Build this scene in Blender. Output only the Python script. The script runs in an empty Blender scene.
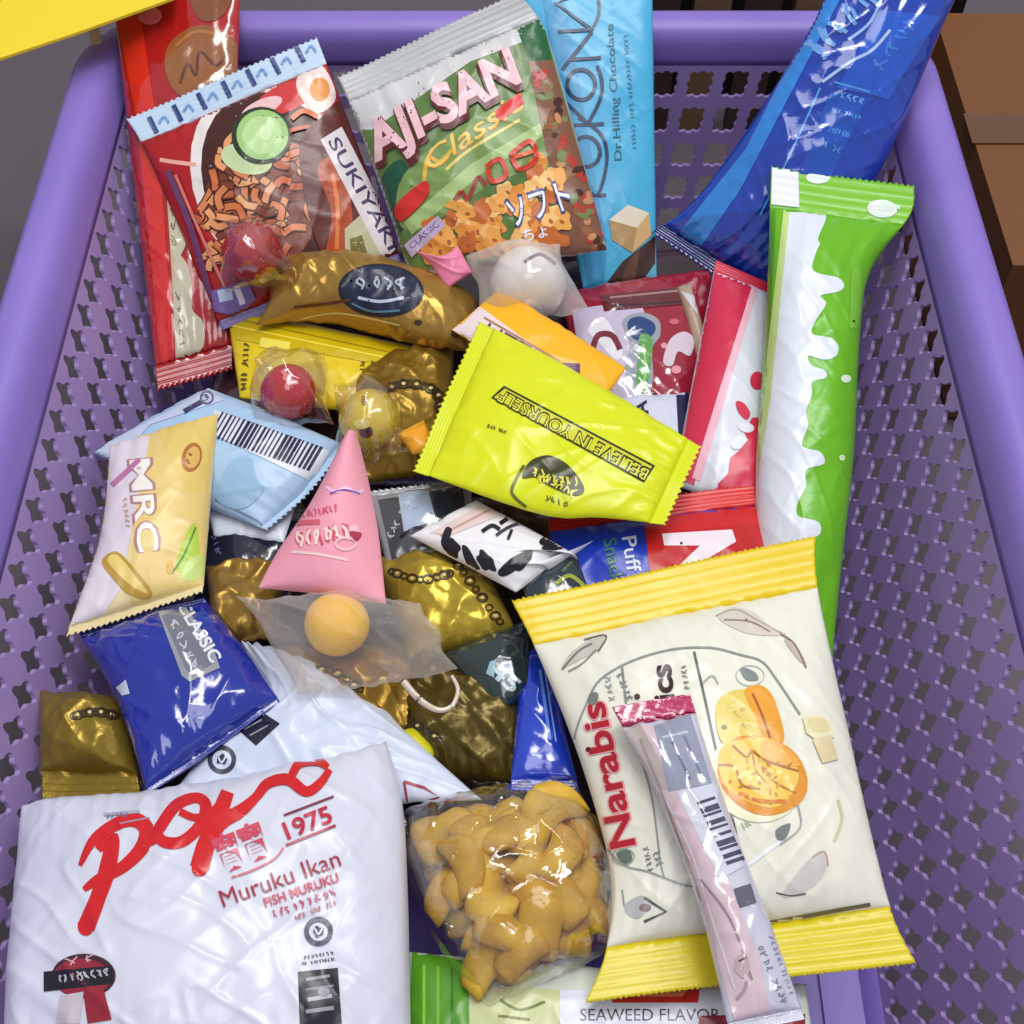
import bpy, bmesh, math, random
from mathutils import Vector, noise
from mathutils.bvhtree import BVHTree
from mathutils.geometry import tessellate_polygon

random.seed(7)
sc = bpy.context.scene
COL = sc.collection
PI = math.pi

# ---------------------------------------------------------------- camera
PITCH = math.radians(55)
F = 1300.0
FWD = Vector((0, math.cos(PITCH), -math.sin(PITCH)))
UP = Vector((0, math.sin(PITCH), math.cos(PITCH)))
RT = Vector((1, 0, 0))
CAM = Vector((0, 0, 0.10)) - FWD * 0.62
cd = bpy.data.cameras.new('camera')
cam = bpy.data.objects.new('camera', cd)
COL.objects.link(cam)
cam.location = CAM
cam.rotation_euler = (PI / 2 - PITCH, 0, 0)
cd.sensor_width = 36
cd.lens = 36 * F / 1024
cd.clip_start = 0.02
cd.clip_end = 50
sc.camera = cam

def ray(px, py):
    return (FWD * F + RT * (px - 512) + UP * (512 - py)).normalized()

def P(px, py, z):
    r = ray(px, py)
    return CAM + r * ((z - CAM.z) / r.z)

def zb(py):
    return 0.10 + max(0.0, (300 - py) / 300.0) * 0.085

# ---------------------------------------------------------------- materials
def lin(c):
    out = []
    for x in c[:3]:
        x = x / 255.0
        out.append(x / 12.92 if x <= 0.04045 else ((x + 0.055) / 1.055) ** 2.4)
    return out

MATS = {}
def mat(col, kind='film', key=None):
    k = (tuple(col), kind)
    if k in MATS:
        return MATS[k]
    m = bpy.data.materials.new(kind + '_%02x%02x%02x' % tuple(int(c) for c in col[:3]))
    m.use_nodes = True
    nt = m.node_tree
    b = nt.nodes['Principled BSDF']
    r, g, bl = lin(col)
    b.inputs['Base Color'].default_value = (r, g, bl, 1)
    tc = nt.nodes.new('ShaderNodeTexCoord')
    n = nt.nodes.new('ShaderNodeTexNoise')
    n.noise_dimensions = '3D'
    nt.links.new(tc.outputs['Object'], n.inputs['Vector'])
    bp = nt.nodes.new('ShaderNodeBump')
    nt.links.new(n.outputs['Fac'], bp.inputs['Height'])
    nt.links.new(bp.outputs['Normal'], b.inputs['Normal'])
    def setn(scale, detail, strength, dist=0.001):
        n.inputs['Scale'].default_value = scale
        n.inputs['Detail'].default_value = detail
        bp.inputs['Strength'].default_value = strength
        bp.inputs['Distance'].default_value = dist
    if kind == 'film':
        b.inputs['Specular IOR Level'].default_value = 0.5
        b.inputs['Coat Weight'].default_value = 0.1
        b.inputs['Coat Roughness'].default_value = 0.12
        setn(110, 3, 0.35)
        # slight print unevenness of the thing itself
        n2 = nt.nodes.new('ShaderNodeTexNoise'); n2.inputs['Scale'].default_value = 35
        nt.links.new(tc.outputs['Object'], n2.inputs['Vector'])
        mr = nt.nodes.new('ShaderNodeMapRange')
        mr.inputs['To Min'].default_value = 0.22; mr.inputs['To Max'].default_value = 0.42
        nt.links.new(n2.outputs['Fac'], mr.inputs['Value'])
        nt.links.new(mr.outputs['Result'], b.inputs['Roughness'])
    elif kind == 'gloss':
        b.inputs['Roughness'].default_value = 0.16
        b.inputs['Specular IOR Level'].default_value = 0.8
        b.inputs['Coat Weight'].default_value = 0.6
        b.inputs['Coat Roughness'].default_value = 0.05
        setn(90, 3, 0.5)
    elif kind == 'foil':
        b.inputs['Metallic'].default_value = 0.6
        b.inputs['Roughness'].default_value = 0.3
        setn(70, 4, 0.8, 0.0015)
    elif kind == 'matte':
        b.inputs['Roughness'].default_value = 0.6
        setn(150, 3, 0.25)
    elif kind == 'plastic':
        b.inputs['Roughness'].default_value = 0.42
        b.inputs['Specular IOR Level'].default_value = 0.45
        n.inputs['Scale'].default_value = 14
        setn(60, 4, 0.15)
        n2 = nt.nodes.new('ShaderNodeTexNoise'); n2.inputs['Scale'].default_value = 9; n2.inputs['Detail'].default_value = 6
        nt.links.new(tc.outputs['Object'], n2.inputs['Vector'])
        mx = nt.nodes.new('ShaderNodeMix'); mx.data_type = 'RGBA'
        mx.inputs[6].default_value = (r * 0.68, g * 0.66, bl * 0.74, 1)
        mx.inputs[7].default_value = (min(1, r * 1.15), min(1, g * 1.15), min(1, bl * 1.1), 1)
        nt.links.new(n2.outputs['Fac'], mx.inputs[0])
        nt.links.new(mx.outputs[2], b.inputs['Base Color'])
    elif kind == 'chip':
        b.inputs['Roughness'].default_value = 0.6
        b.inputs['Subsurface Weight'].default_value = 0.0
        b.inputs['Subsurface Radius'].default_value = (0.004, 0.002, 0.001)
        setn(260, 5, 0.5)
        n2 = nt.nodes.new('ShaderNodeTexNoise'); n2.inputs['Scale'].default_value = 70; n2.inputs['Detail'].default_value = 4
        nt.links.new(tc.outputs['Object'], n2.inputs['Vector'])
        mx = nt.nodes.new('ShaderNodeMix'); mx.data_type = 'RGBA'
        mx.inputs[6].default_value = (r * 0.5, g * 0.36, bl * 0.25, 1)
        mx.inputs[7].default_value = (min(1, r * 1.2), min(1, g * 1.2), bl * 1.2, 1)
        nt.links.new(n2.outputs['Fac'], mx.inputs[0])
        nt.links.new(mx.outputs[2], b.inputs['Base Color'])
    elif kind in ('clear', 'smoky', 'milky'):
        out = nt.nodes['Material Output']
        tr = nt.nodes.new('ShaderNodeBsdfTransparent')
        tr.inputs['Color'].default_value = (0.97, 0.97, 0.97, 1) if kind != 'smoky' else (0.95, 0.92, 0.88, 1)
        b.inputs['Roughness'].default_value = 0.08 if kind == 'clear' else 0.25
        b.inputs['Specular IOR Level'].default_value = 1.0
        setn(80, 3, 0.9, 0.0015)
        mix = nt.nodes.new('ShaderNodeMixShader')
        if kind == 'clear':
            b = nt.nodes.new('ShaderNodeBsdfAnisotropic'); b.inputs['Roughness'].default_value = 0.1
            b.inputs['Color'].default_value = (0.95, 0.95, 0.95, 1)
            nt.links.new(bp.outputs['Normal'], b.inputs['Normal'])
        lw = nt.nodes.new('ShaderNodeLayerWeight'); lw.inputs['Blend'].default_value = 0.35
        nt.links.new(bp.outputs['Normal'], lw.inputs['Normal'])
        m2 = nt.nodes.new('ShaderNodeMapRange')
        lo, hi = {'clear': (0.06, 0.6), 'smoky': (0.12, 0.5), 'milky': (0.22, 0.7)}[kind]
        m2.inputs['To Min'].default_value = lo; m2.inputs['To Max'].default_value = hi
        nt.links.new(lw.outputs['Facing'], m2.inputs['Value'])
        nt.links.new(m2.outputs['Result'], mix.inputs[0])
        nt.links.new(tr.outputs[0], mix.inputs[1])
        nt.links.new(b.outputs[0], mix.inputs[2])
        nt.links.new(mix.outputs[0], out.inputs['Surface'])
    MATS[k] = m
    return m

# ---------------------------------------------------------------- object helpers
def meta(o, label=None, cat=None, group=None, kind=None):
    if label: o['label'] = label
    if cat: o['category'] = cat
    if group: o['group'] = group
    if kind: o['kind'] = kind
    return o

def root(name, loc, label, cat, group=None):
    o = bpy.data.objects.new(name, None)
    o.empty_display_size = 0.01
    COL.objects.link(o)
    o.location = loc
    return meta(o, label, cat, group)

def mesh_obj(name, verts, faces, fm, mats, parent=None, smooth=True, loc=None):
    """verts in world coordinates"""
    me = bpy.data.meshes.new(name)
    off = parent.location if parent else (loc if loc is not None else Vector((0, 0, 0)))
    me.from_pydata([Vector(v) - off for v in verts], [], faces)
    for m in mats: me.materials.append(m)
    if fm: me.polygons.foreach_set('material_index', fm)
    if smooth: me.polygons.foreach_set('use_smooth', [True] * len(me.polygons))
    me.update()
    o = bpy.data.objects.new(name, me)
    COL.objects.link(o)
    if parent: o.parent = parent
    else: o.location = off
    return o

# ---------------------------------------------------------------- printing
GRID = 2.5
def tri2d(tris2):
    """tris2: list of (pts list) polygons -> list of small polys cut by the grid"""
    bm = bmesh.new()
    xs = []; ys = []
    for poly in tris2:
        vs = [bm.verts.new((p[0], p[1], 0)) for p in poly]
        xs += [p[0] for p in poly]; ys += [p[1] for p in poly]
        try: bm.faces.new(vs)
        except ValueError: pass
    if not xs:
        return bm
    bmesh.ops.remove_doubles(bm, verts=bm.verts[:], dist=0.001)
    for ax, (lo, hi) in ((0, (min(xs), max(xs))), (1, (min(ys), max(ys)))):
        k = math.floor(lo / GRID) + 1
        while k * GRID < hi:
            co = [0, 0, 0]; co[ax] = k * GRID
            no = [0, 0, 0]; no[ax] = 1
            bmesh.ops.bisect_plane(bm, geom=bm.verts[:] + bm.edges[:] + bm.faces[:], plane_co=co, plane_no=no, dist=1e-4)
            k += 1
    return bm

def smooth_pts(pts, closed=False, n=6):
    if len(pts) < 3: return list(pts)
    out = []
    N = len(pts)
    rng = range(N) if closed else range(N - 1)
    for i in rng:
        p0 = pts[(i - 1) % N] if (closed or i > 0) else pts[i]
        p1 = pts[i]; p2 = pts[(i + 1) % N]
        p3 = pts[(i + 2) % N] if (closed or i + 2 < N) else p2
        for j in range(n):
            t = j / n
            out.append(tuple(0.5 * ((2 * p1[a]) + (-p0[a] + p2[a]) * t + (2 * p0[a] - 5 * p1[a] + 4 * p2[a] - p3[a]) * t * t
                       + (-p0[a] + 3 * p1[a] - 3 * p2[a] + p3[a]) * t ** 3) for a in (0, 1)))
    if not closed: out.append(tuple(pts[-1]))
    return out

def poly(pts, col, sm=False, **k):
    if sm: pts = smooth_pts(pts, True)
    t = tessellate_polygon([[Vector((p[0], p[1], 0)) for p in pts]])
    return dict(tris=[[pts[i] for i in f] for f in t], col=col, **k)

def ell(cx, cy, rx, ry, col, rot=0, n=28, wob=0, **k):
    r = math.radians(rot); pts = []
    for i in range(n):
        a = 2 * PI * i / n
        w = 1 + wob * math.sin(5 * a + cx) * 0.6 + wob * math.sin(3 * a + cy) * .5
        x = rx * w * math.cos(a); y = ry * w * math.sin(a)
        pts.append((cx + x * math.cos(r) - y * math.sin(r), cy + x * math.sin(r) + y * math.cos(r)))
    return poly(pts, col, **k)

def stroke(pts, w, col, sm=True, closed=False, taper=False, **k):
    if sm: pts = smooth_pts(pts, closed)
    if closed: pts = list(pts) + [pts[0]]
    L = []; R = []; n = len(pts)
    ws = w if isinstance(w, (list, tuple)) else None
    for i, p in enumerate(pts):
        a = pts[max(0, i - 1)]; b = pts[min(n - 1, i + 1)]
        dx, dy = b[0] - a[0], b[1] - a[1]; d = math.hypot(dx, dy) or 1
        t = i / (n - 1)
        if ws:
            f = t * (len(ws) - 1); j = min(int(f), len(ws) - 2); ww = ws[j] + (ws[j + 1] - ws[j]) * (f - j)
        else: ww = w * (math.sin(PI * min(1, max(0.08, t))) ** 0.5 if taper else 1)
        nx, ny = -dy / d * ww / 2, dx / d * ww / 2
        L.append((p[0] + nx, p[1] + ny)); R.append((p[0] - nx, p[1] - ny))
    tr = [[L[i], L[i + 1], R[i + 1], R[i]] for i in range(n - 1)]
    return dict(tris=tr, col=col, **k)

def text(s, a, b, h, col, bold=0.0, shear=0.0, upv=None, **k):
    c = bpy.data.curves.new('lettering', 'FONT'); c.body = s; c.resolution_u = 3; c.offset = bold; c.shear = shear
    o = bpy.data.objects.new('lettering', c)
    me = o.to_mesh()
    vs = [v.co.copy() for v in me.vertices]; fs = [list(p.vertices) for p in me.polygons]
    o.to_mesh_clear(); bpy.data.objects.remove(o); bpy.data.curves.remove(c)
    if not vs: return dict(tris=[], col=col, **k)
    x0 = min(v.x for v in vs); x1 = max(v.x for v in vs)
    dx, dy = b[0] - a[0], b[1] - a[1]; d = math.hypot(dx, dy)
    ux, uy = (dy / d * h, -dx / d * h) if upv is None else upv
    def M(v):
        s_ = (v.x - x0) / (x1 - x0); t = v.y / 0.69
        return (a[0] + dx * s_ + ux * t, a[1] + dy * s_ + uy * t)
    pts = [M(v) for v in vs]
    return dict(tris=[[pts[i] for i in f] for f in fs], col=col, **k)

def scrib(s, a, b, h, col, bold=0, shear=0, upv=None, **k):
    r_ = random.Random(int(a[0] * 7 + a[1] * 3)); n = len(s)
    dx, dy = (b[0] - a[0]) / n, (b[1] - a[1]) / n; d = math.hypot(dx, dy)
    ux, uy = (dy / d * h, -dx / d * h) if upv is None else upv
    tr = []
    for i in range(n):
        if s[i] == ' ': continue
        q = lambda x, y: (a[0] + dx * (i + x) + ux * y, a[1] + dy * (i + x) + uy * y)
        for j in range(2):
            p_ = [q(r_.uniform(.1, .9), t + r_.uniform(-.1, .1)) for t in ((0.05, .5, .95), (.9, .6, .2))[j]]
            tr += stroke(p_, max(.8, h * .16), col)['tris']
    return dict(tris=tr, col=col, **k)

def rect(cx, cy, w, h, col, rot=0, **k):
    r = math.radians(rot); c, s = math.cos(r), math.sin(r)
    return poly([(cx + x * c - y * s, cy + x * s + y * c) for x, y in ((-w / 2, -h / 2), (w / 2, -h / 2), (w / 2, h / 2), (-w / 2, h / 2))], col, **k)

def bars(a, b, up, n, col, seed=1, fill=.5):
    """barcode: n bars from a to b, each running along up"""
    rr = random.Random(seed); out = []
    for i in range(n):
        t0 = (i + .1) / n; t1 = t0 + (fill * (0.5 + rr.random() * 0.9)) / n
        p = (a[0] + (b[0] - a[0]) * t0, a[1] + (b[1] - a[1]) * t0)
        q = (a[0] + (b[0] - a[0]) * t1, a[1] + (b[1] - a[1]) * t1)
        out += [[p, q, (q[0] + up[0], q[1] + up[1]), (p[0] + up[0], p[1] + up[1])]]
    return dict(tris=out, col=col)

def halal(cx, cy, r, col):
    return [stroke([(cx + r * math.cos(i * PI / 8), cy + r * math.sin(i * PI / 8)) for i in range(16)], r * .38, col, closed=True),
            ell(cx, cy, r * .42, r * .4, col, wob=.25), stroke([(cx - r * .3, cy - r * .2), (cx, cy + r * .25), (cx + r * .35, cy - r * .3)], 1.6, (225, 225, 230))]

def do_art(art, bvhs, lists, base=0.00034, step=0.00006, N=None):
    """lists: part -> [verts, faces, fm, mats]"""
    flat = []
    for a in art:
        if isinstance(a, list): flat += a
        else: flat.append(a)
    boxes = []
    for a in flat:
        xs = [p[0] for t in a['tris'] for p in t]; ys = [p[1] for t in a['tris'] for p in t]
        if not xs: boxes.append(None); continue
        bx = (min(xs), min(ys), max(xs), max(ys)); ly = 0
        for b_ in boxes:
            if b_ and b_[0] < bx[2] and b_[2] > bx[0] and b_[1] < bx[3] and b_[3] > bx[1]: ly = max(ly, b_[4] + 1)
        boxes.append(bx + (ly,))
    for i_, a in enumerate(flat):
        if boxes[i_] is None: continue
        i = boxes[i_][4]
        i = i if i < 10 else 10 + (i - 10) * .5
        part = a.get('on', 'body')
        bvh = bvhs[part]
        V, Fc, FM, MT = lists[part]
        m = mat(a['col'], a.get('mk', lists['kind']))
        if m not in MT: MT.append(m)
        mi = MT.index(m)
        bm = tri2d(a['tris'])
        off = base + i * step
        idx = {}
        for v in bm.verts:
            r = ray(v.co.x, v.co.y)
            loc, no, fi, ds = bvh.ray_cast(CAM, r)
            if loc is None:
                for jx, jy in ((.03, .02), (-.03, .025), (.02, -.04), (-.05, -.03), (.12, .1), (-.12, .1), (0, -.15)):
                    loc, no, fi, ds = bvh.ray_cast(CAM, ray(v.co.x + jx, v.co.y + jy))
                    if loc is not None: break
            if loc is None: continue
            idx[v.index] = None
            idx[v] = len(V)
            V.append(loc + N * off)
        for f in bm.faces:
            if all(v in idx for v in f.verts):
                ids = [idx[v] for v in f.verts]
                a0, a1, a2 = V[ids[0]], V[ids[1]], V[ids[2]]
                nn = (a1 - a0).cross(a2 - a0)
                if nn.dot(N) < 0: ids.reverse()
                Fc.append(ids); FM.append(mi)
        bm.free()

# ---------------------------------------------------------------- packets
def side_eval(pts, t):
    # arc length parametrised polyline
    L = [0]
    for i in range(1, len(pts)):
        L.append(L[-1] + math.hypot(pts[i][0] - pts[i - 1][0], pts[i][1] - pts[i - 1][1]))
    s = t * L[-1]
    for i in range(1, len(pts)):
        if s <= L[i] or i == len(pts) - 1:
            f = (s - L[i - 1]) / max(1e-9, L[i] - L[i - 1])
            f = min(1, max(0, f))
            return (pts[i - 1][0] + (pts[i][0] - pts[i - 1][0]) * f, pts[i - 1][1] + (pts[i][1] - pts[i - 1][1]) * f)

def packet(name, label, cat, c, lift, T=0.012, seal=(0.1, 0.1), teeth=(1, 1), col=(200, 200, 200), sealcol=None,
           top=(), right=(), bottom=(), left=(), wr=0.0010, kind='film', sealkind=None, art=(), res=(90, 90), seed=None,
           group=None, pw=(0.55, 0.5), foil=0.0, crimp=0.00045, back=0.5, mk=None, toothpx=6.0, part_names=('wrapper', 'end_seal'), slump=0.0, abase=0.00034):
    p0, p1, p2, p3 = c
    seed = seed if seed is not None else (p0[0] * 13.7 + p0[1] * 7.1)
    if not isinstance(lift, (list, tuple)): lift = [lift] * 4
    Z = [zb(min(1100, max(-60, q[1]))) + l for q, l in zip(c, lift)]
    mk_side = lambda a, mid, b: smooth_pts([a] + list(mid) + [b], n=8) if mid else [a, b]
    sT = mk_side(p0, top, p1); sR = mk_side(p1, right, p2); sB = mk_side(p3, bottom, p2); sL = mk_side(p0, left, p3)
    nu, nv = res
    us = [i / nu for i in range(nu + 1)]
    s0, s1 = seal
    vs = []
    ns = 14
    if s0: vs += [s0 * i / ns for i in range(ns)]
    nb = nv
    vs += [s0 + (1 - s0 - s1) * i / nb for i in range(nb + 1)]
    if s1: vs += [1 - s1 + s1 * i / ns for i in range(1, ns + 1)]
    W3 = [P(q[0], q[1], z) for q, z in zip(c, Z)]
    N = (W3[2] - W3[0]).cross(W3[1] - W3[3])
    if N.dot(CAM - W3[0]) < 0: N = -N
    N.normalize()
    Wm = ((W3[1] - W3[0]).length + (W3[2] - W3[3]).length) / 2
    Lm = ((W3[3] - W3[0]).length + (W3[2] - W3[1]).length) / 2
    Tp = [side_eval(sT, u) for u in us]; Bp = [side_eval(sB, u) for u in us]
    Lp = [side_eval(sL, v) for v in vs]; Rp = [side_eval(sR, v) for v in vs]
    topg = []; botg = []
    sv = Vector((seed * 0.37 % 50, seed * 0.11 % 50, 0))
    tpx0 = max(3, round(math.hypot(p1[0] - p0[0], p1[1] - p0[1]) / toothpx))
    tpx1 = max(3, round(math.hypot(p2[0] - p3[0], p2[1] - p3[1]) / toothpx))
    for j, v in enumerate(vs):
        row = []; rb = []
        for i, u in enumerate(us):
            bx = []
            for a in (0, 1):
                cn = Lp[j][a] * (1 - u) + Rp[j][a] * u + Tp[i][a] * (1 - v) + Bp[i][a] * v
                bl = (p0[a] * (1 - u) + p1[a] * u) * (1 - v) + (p3[a] * (1 - u) + p2[a] * u) * v
                bx.append(cn - bl)
            # teeth: cut zigzag into the end rows
            if teeth[0] and s0 and j == 0 or teeth[1] and s1 and j == len(vs) - 1:
                nt_ = tpx0 if j == 0 else tpx1
                ph = (u * nt_) % 1.0
                tri = abs(ph * 2 - 1)
                q0, q1 = (p0, p3) if j == 0 else (p3, p0)
                dx, dy = q0[0] - q1[0], q0[1] - q1[1]; d = math.hypot(dx, dy)
                bx[0] += dx / d * (tri - .3) * 3.2; bx[1] += dy / d * (tri - .3) * 3.2
            z = (Z[0] * (1 - u) + Z[1] * u) * (1 - v) + (Z[3] * (1 - u) + Z[2] * u) * v
            q = P(bx[0], bx[1], z)
            x = u * Wm; y = v * Lm
            insealed = v < s0 or v > 1 - s1
            w = min(1, max(0, (v - s0) / (1 - s0 - s1)))
            fu = (4 * u * (1 - u)) ** pw[0]
            fv = (4 * w * (1 - w)) ** pw[1] if (s0 or s1) else (4 * w * (1 - w)) ** pw[1]
            f = fu * fv
            h = T * f
            # wrinkles
            nl = noise.noise(Vector((x * 28, y * 28, 1)) + sv)
            n1 = noise.noise(Vector((x * 75, y * 40, 4)) + sv)
            a45 = (x + y) * 0.707; b45 = (x - y) * 0.707
            cr = 1 - abs(noise.noise(Vector((a45 * 26, b45 * 75, 9)) + sv)) * 3.2
            cr2 = 1 - abs(noise.noise(Vector((b45 * 20, a45 * 62, 17)) + sv)) * 3.2
            cr = max(0, cr) ** 2 + 0.8 * max(0, cr2) ** 2
            edge = math.exp(-w / 0.13) + math.exp(-(1 - w) / 0.13)
            pl = noise.noise(Vector((x * 190, 3 + w * 1.5, 2)) + sv) * edge * (0 if insealed else 1)
            amp = 0.35 + 0.65 * min(1, f * 1.5)
            hw = wr * (1.6 * nl + 0.8 * n1 + 0.55 * cr) * amp + wr * 1.6 * pl * min(1, fu * 1.4)
            if foil:
                k = Vector((x * 55, y * 55, 0)) + sv
                vd = noise.voronoi(k)[0]
                hw += foil * (vd[0] - 0.35) * 1.4 * amp
                vd = noise.voronoi(k * 2.3 + Vector((5, 5, 5)))[0]
                hw += foil * 0.5 * (vd[0] - 0.35) * amp
            if insealed:
                sw = (v / s0) if v < s0 else (1 - v) / s1
                hw = crimp * math.sin(sw * 2 * PI * 5) + wr * 2.2 * noise.noise(Vector((x * 22, 1, v > .5)) + sv) * (1 - 0.3 * sw)
                hw += wr * 0.8 * nl
            h += hw
            bh = -T * back * f + (hw if insealed or f < 0.3 else hw * 0.3) - 0.0004
            if slump:
                q = q - Vector((0, 0, slump * ((2 * u - 1) ** 2 * 0.6 + (2 * v - 1) ** 2 * .4)))
            row.append(q + N * h)
            rb.append(q + N * min(bh, h - 0.0003))
        topg.append(row); botg.append(rb)
    # parts by v range
    cen = (W3[0] + W3[1] + W3[2] + W3[3]) / 4
    R = root(name, cen - N * (T * back), label, cat, group)
    J0 = ns if s0 else 0
    J1 = len(vs) - 1 - (ns if s1 else 0)
    rng = {'body': (J0, J1)}
    if s0: rng['seal0'] = (0, J0)
    if s1: rng['seal1'] = (J1, len(vs) - 1)
    sealcol = sealcol or (col, col)
    lists = {'kind': mk or ('film' if kind in ('foil', 'milky', 'smoky', 'clear') else kind)}
    bvhs = {}
    for part, (ja, jb) in rng.items():
        V = []; Fc = []
        wd = nu + 1
        for j in range(ja, jb + 1): V += topg[j]
        nt_ = len(V)
        for j in range(ja, jb + 1): V += botg[j]
        rows = jb - ja
        for j in range(rows):
            for i in range(nu):
                a = j * wd + i
                Fc.append([a, a + wd, a + wd + 1, a + 1])
        bvhs[part] = BVHTree.FromPolygons(V, Fc)
        for j in range(rows):
            for i in range(nu):
                a = nt_ + j * wd + i
                Fc.append([a, a + 1, a + wd + 1, a + wd])
        for j in range(rows):
            for i, s in ((0, 1), (nu, -1)):
                a = j * wd + i; b = a + wd
                q = [a, a + nt_, b + nt_, b]
                Fc.append(q if s > 0 else q[::-1])
        for i in range(nu):
            for j, s in ((0, -1), (rows, 1)):
                a = j * wd + i; b = a + 1
                q = [a, a + nt_, b + nt_, b]
                Fc.append(q if s > 0 else q[::-1])
        cc = col if part == 'body' else sealcol[0] if part == 'seal0' else sealcol[1]
        kk = kind if part == 'body' else (sealkind or kind)
        lists[part] = [V, Fc, [0] * len(Fc), [mat(cc, kk)]]
    do_art(list(art), bvhs, lists, N=N, base=abase)
    for part in rng:
        V, Fc, FM, MT = lists[part]
        mesh_obj(part_names[0] if part == 'body' else part_names[1], V, Fc, FM, MT, R)
    return R

def ball(name, cx, cy, z, r, col, kind, parent=None, squash=1.0, seed=1, art=(), bump=0.0, label=None, cat=None):
    c = P(cx, cy, z)
    bm = bmesh.new(); bmesh.ops.create_uvsphere(bm, u_segments=40, v_segments=24, radius=r)
    V = []
    for v in bm.verts:
        p = v.co.copy()
        if bump: p *= 1 + bump * noise.noise(p * (2.2 / r) + Vector((seed, 0, 0)))
        p.z *= squash
        V.append(c + p)
    Fc = [[v.index for v in f.verts] for f in bm.faces]
    bm.free()
    lists = {'kind': kind, 'body': [V, Fc, [0] * len(Fc), [mat(col, kind)]]}
    if art:
        b = BVHTree.FromPolygons(V, Fc)
        do_art(art, {'body': b}, lists, N=(CAM - c).normalized(), base=0.0005)
    V, Fc, FM, MT = lists['body']
    return mesh_obj(name, V, Fc, FM, MT, parent, loc=None if parent else c)

# ================================================================ BASKET
def rrect(hx, y0, y1, rad, s):
    """point on rounded rectangle, s in 0..1, starts mid rear going to +x (clockwise from above)"""
    w = 2 * hx - 2 * rad; d = (y1 - y0) - 2 * rad; q = PI * rad / 2
    per = 2 * w + 2 * d + 4 * q
    t = (s % 1.0) * per
    segs = [('l', w / 2, (0, y1), (1, 0)), ('c', q, (hx - rad, y1 - rad), PI / 2), ('l', d, (hx, y1 - rad), (0, -1)),
            ('c', q, (hx - rad, y0 + rad), 0), ('l', w, (hx - rad, y0), (-1, 0)), ('c', q, (-hx + rad, y0 + rad), -PI / 2),
            ('l', d, (-hx, y0 + rad), (0, 1)), ('c', q, (-hx + rad, y1 - rad), PI), ('l', w / 2, (-hx + rad, y1), (1, 0))]
    for k, L, p, dd in segs:
        if t <= L + 1e-9:
            if k == 'l':
                nx, ny = (-dd[1], dd[0])
                return (p[0] + dd[0] * t, p[1] + dd[1] * t, -dd[1] * 1.0, dd[0] * 1.0)
            a = dd - t / rad
            return (p[0] + rad * math.cos(a), p[1] + rad * math.sin(a), math.cos(a), math.sin(a))
        t -= L
    return rrect(hx, y0, y1, rad, 0)

PUR = (140, 118, 200)
mp = mat(PUR, 'plastic')
B0 = dict(hx=0.164, y0=-0.245, y1=0.256, rad=0.028)   # floor outline
B1 = dict(hx=0.2145, y0=-0.285, y1=0.276, rad=0.035)   # top outline
HB = 0.172
def wallpt(s, z, out=0.0):
    t = z / HB
    a = rrect(B0['hx'], B0['y0'], B0['y1'], B0['rad'], s)
    b = rrect(B1['hx'], B1['y0'], B1['y1'], B1['rad'], s)
    return Vector((a[0] + (b[0] - a[0]) * t + b[2] * out - 0.0038, a[1] + (b[1] - a[1]) * t + b[3] * out, z))

Rb = root('shopping_basket', (0, 0, 0.0), 'purple plastic basket with pierced lattice walls holding the heap of snacks', 'basket')
NC = 96; Z0 = 0.012; Z1 = 0.150; NR = 6
V = []; Fc = []
TH = 0.0020
mpw = mat((162, 138, 194), 'plastic')
vid = {}
def gv(p):
    k = (round(p.x, 6), round(p.y, 6), round(p.z, 6))
    if k not in vid: vid[k] = len(V); V.append(p)
    return vid[k]
NA = 24
SR = 0.098
CELLS = [(-SR + 2 * SR * i / 18, -SR + 2 * SR * (i + 1) / 18, 6, True) for i in range(18)]
CELLS += [(SR + (1 - 2 * SR) * i / 90, SR + (1 - 2 * SR) * (i + 1) / 90, 7, False) for i in range(90)]
for sa_, sb_, NR, rear in CELLS:
    s_mid = (sa_ + sb_) / 2
    pm = wallpt(s_mid, 0.1)
    for ri in range(NR):
        hole = []; sq = []
        for k in range(NA):
            a = 2 * PI * (k + .5) / NA
            ca, sa = math.cos(a), math.sin(a)
            m = max(abs(ca), abs(sa))
            sx, sy = ca / m * .5, sa / m * .5
            if rear:
                r = 0.345 / max(abs(ca), abs(sa)) ** 0.8 * (1 + 0.10 * math.cos(8 * a))
            else:
                r = 0.335 * (1 + 0.24 * math.cos(4 * a))
            hole.append((ca * r, sa * r)); sq.append((sx, sy))
        # make squares hit exact corners: snap nearest
        for cx_, cy_ in ((.5, .5), (-.5, .5), (-.5, -.5), (.5, -.5)):
            bi = min(range(NA), key=lambda i: (sq[i][0] - cx_) ** 2 + (sq[i][1] - cy_) ** 2 + i * 1e-6)
            sq[bi] = (cx_, cy_)
        def w3(p, o):
            return wallpt(sa_ + (sb_ - sa_) * (.5 + p[0]), Z0 + (ri + .5 + p[1]) * (Z1 - Z0) / NR, o)
        for k in range(NA):
            k2 = (k + 1) % NA
            ai, bi2 = gv(w3(hole[k], 0)), gv(w3(hole[k2], 0))
            as_, bs = gv(w3(sq[k], 0)), gv(w3(sq[k2], 0))
            ao, bo = gv(w3(hole[k], TH)), gv(w3(hole[k2], TH))
            aso, bso = gv(w3(sq[k], TH)), gv(w3(sq[k2], TH))
            Fc.append([ai, bi2, bs, as_]); Fc.append([ao, aso, bso, bo]); Fc.append([ai, ao, bo, bi2])
wl = mesh_obj('lattice_wall', V, Fc, None, [mpw], Rb, smooth=False)
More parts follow.
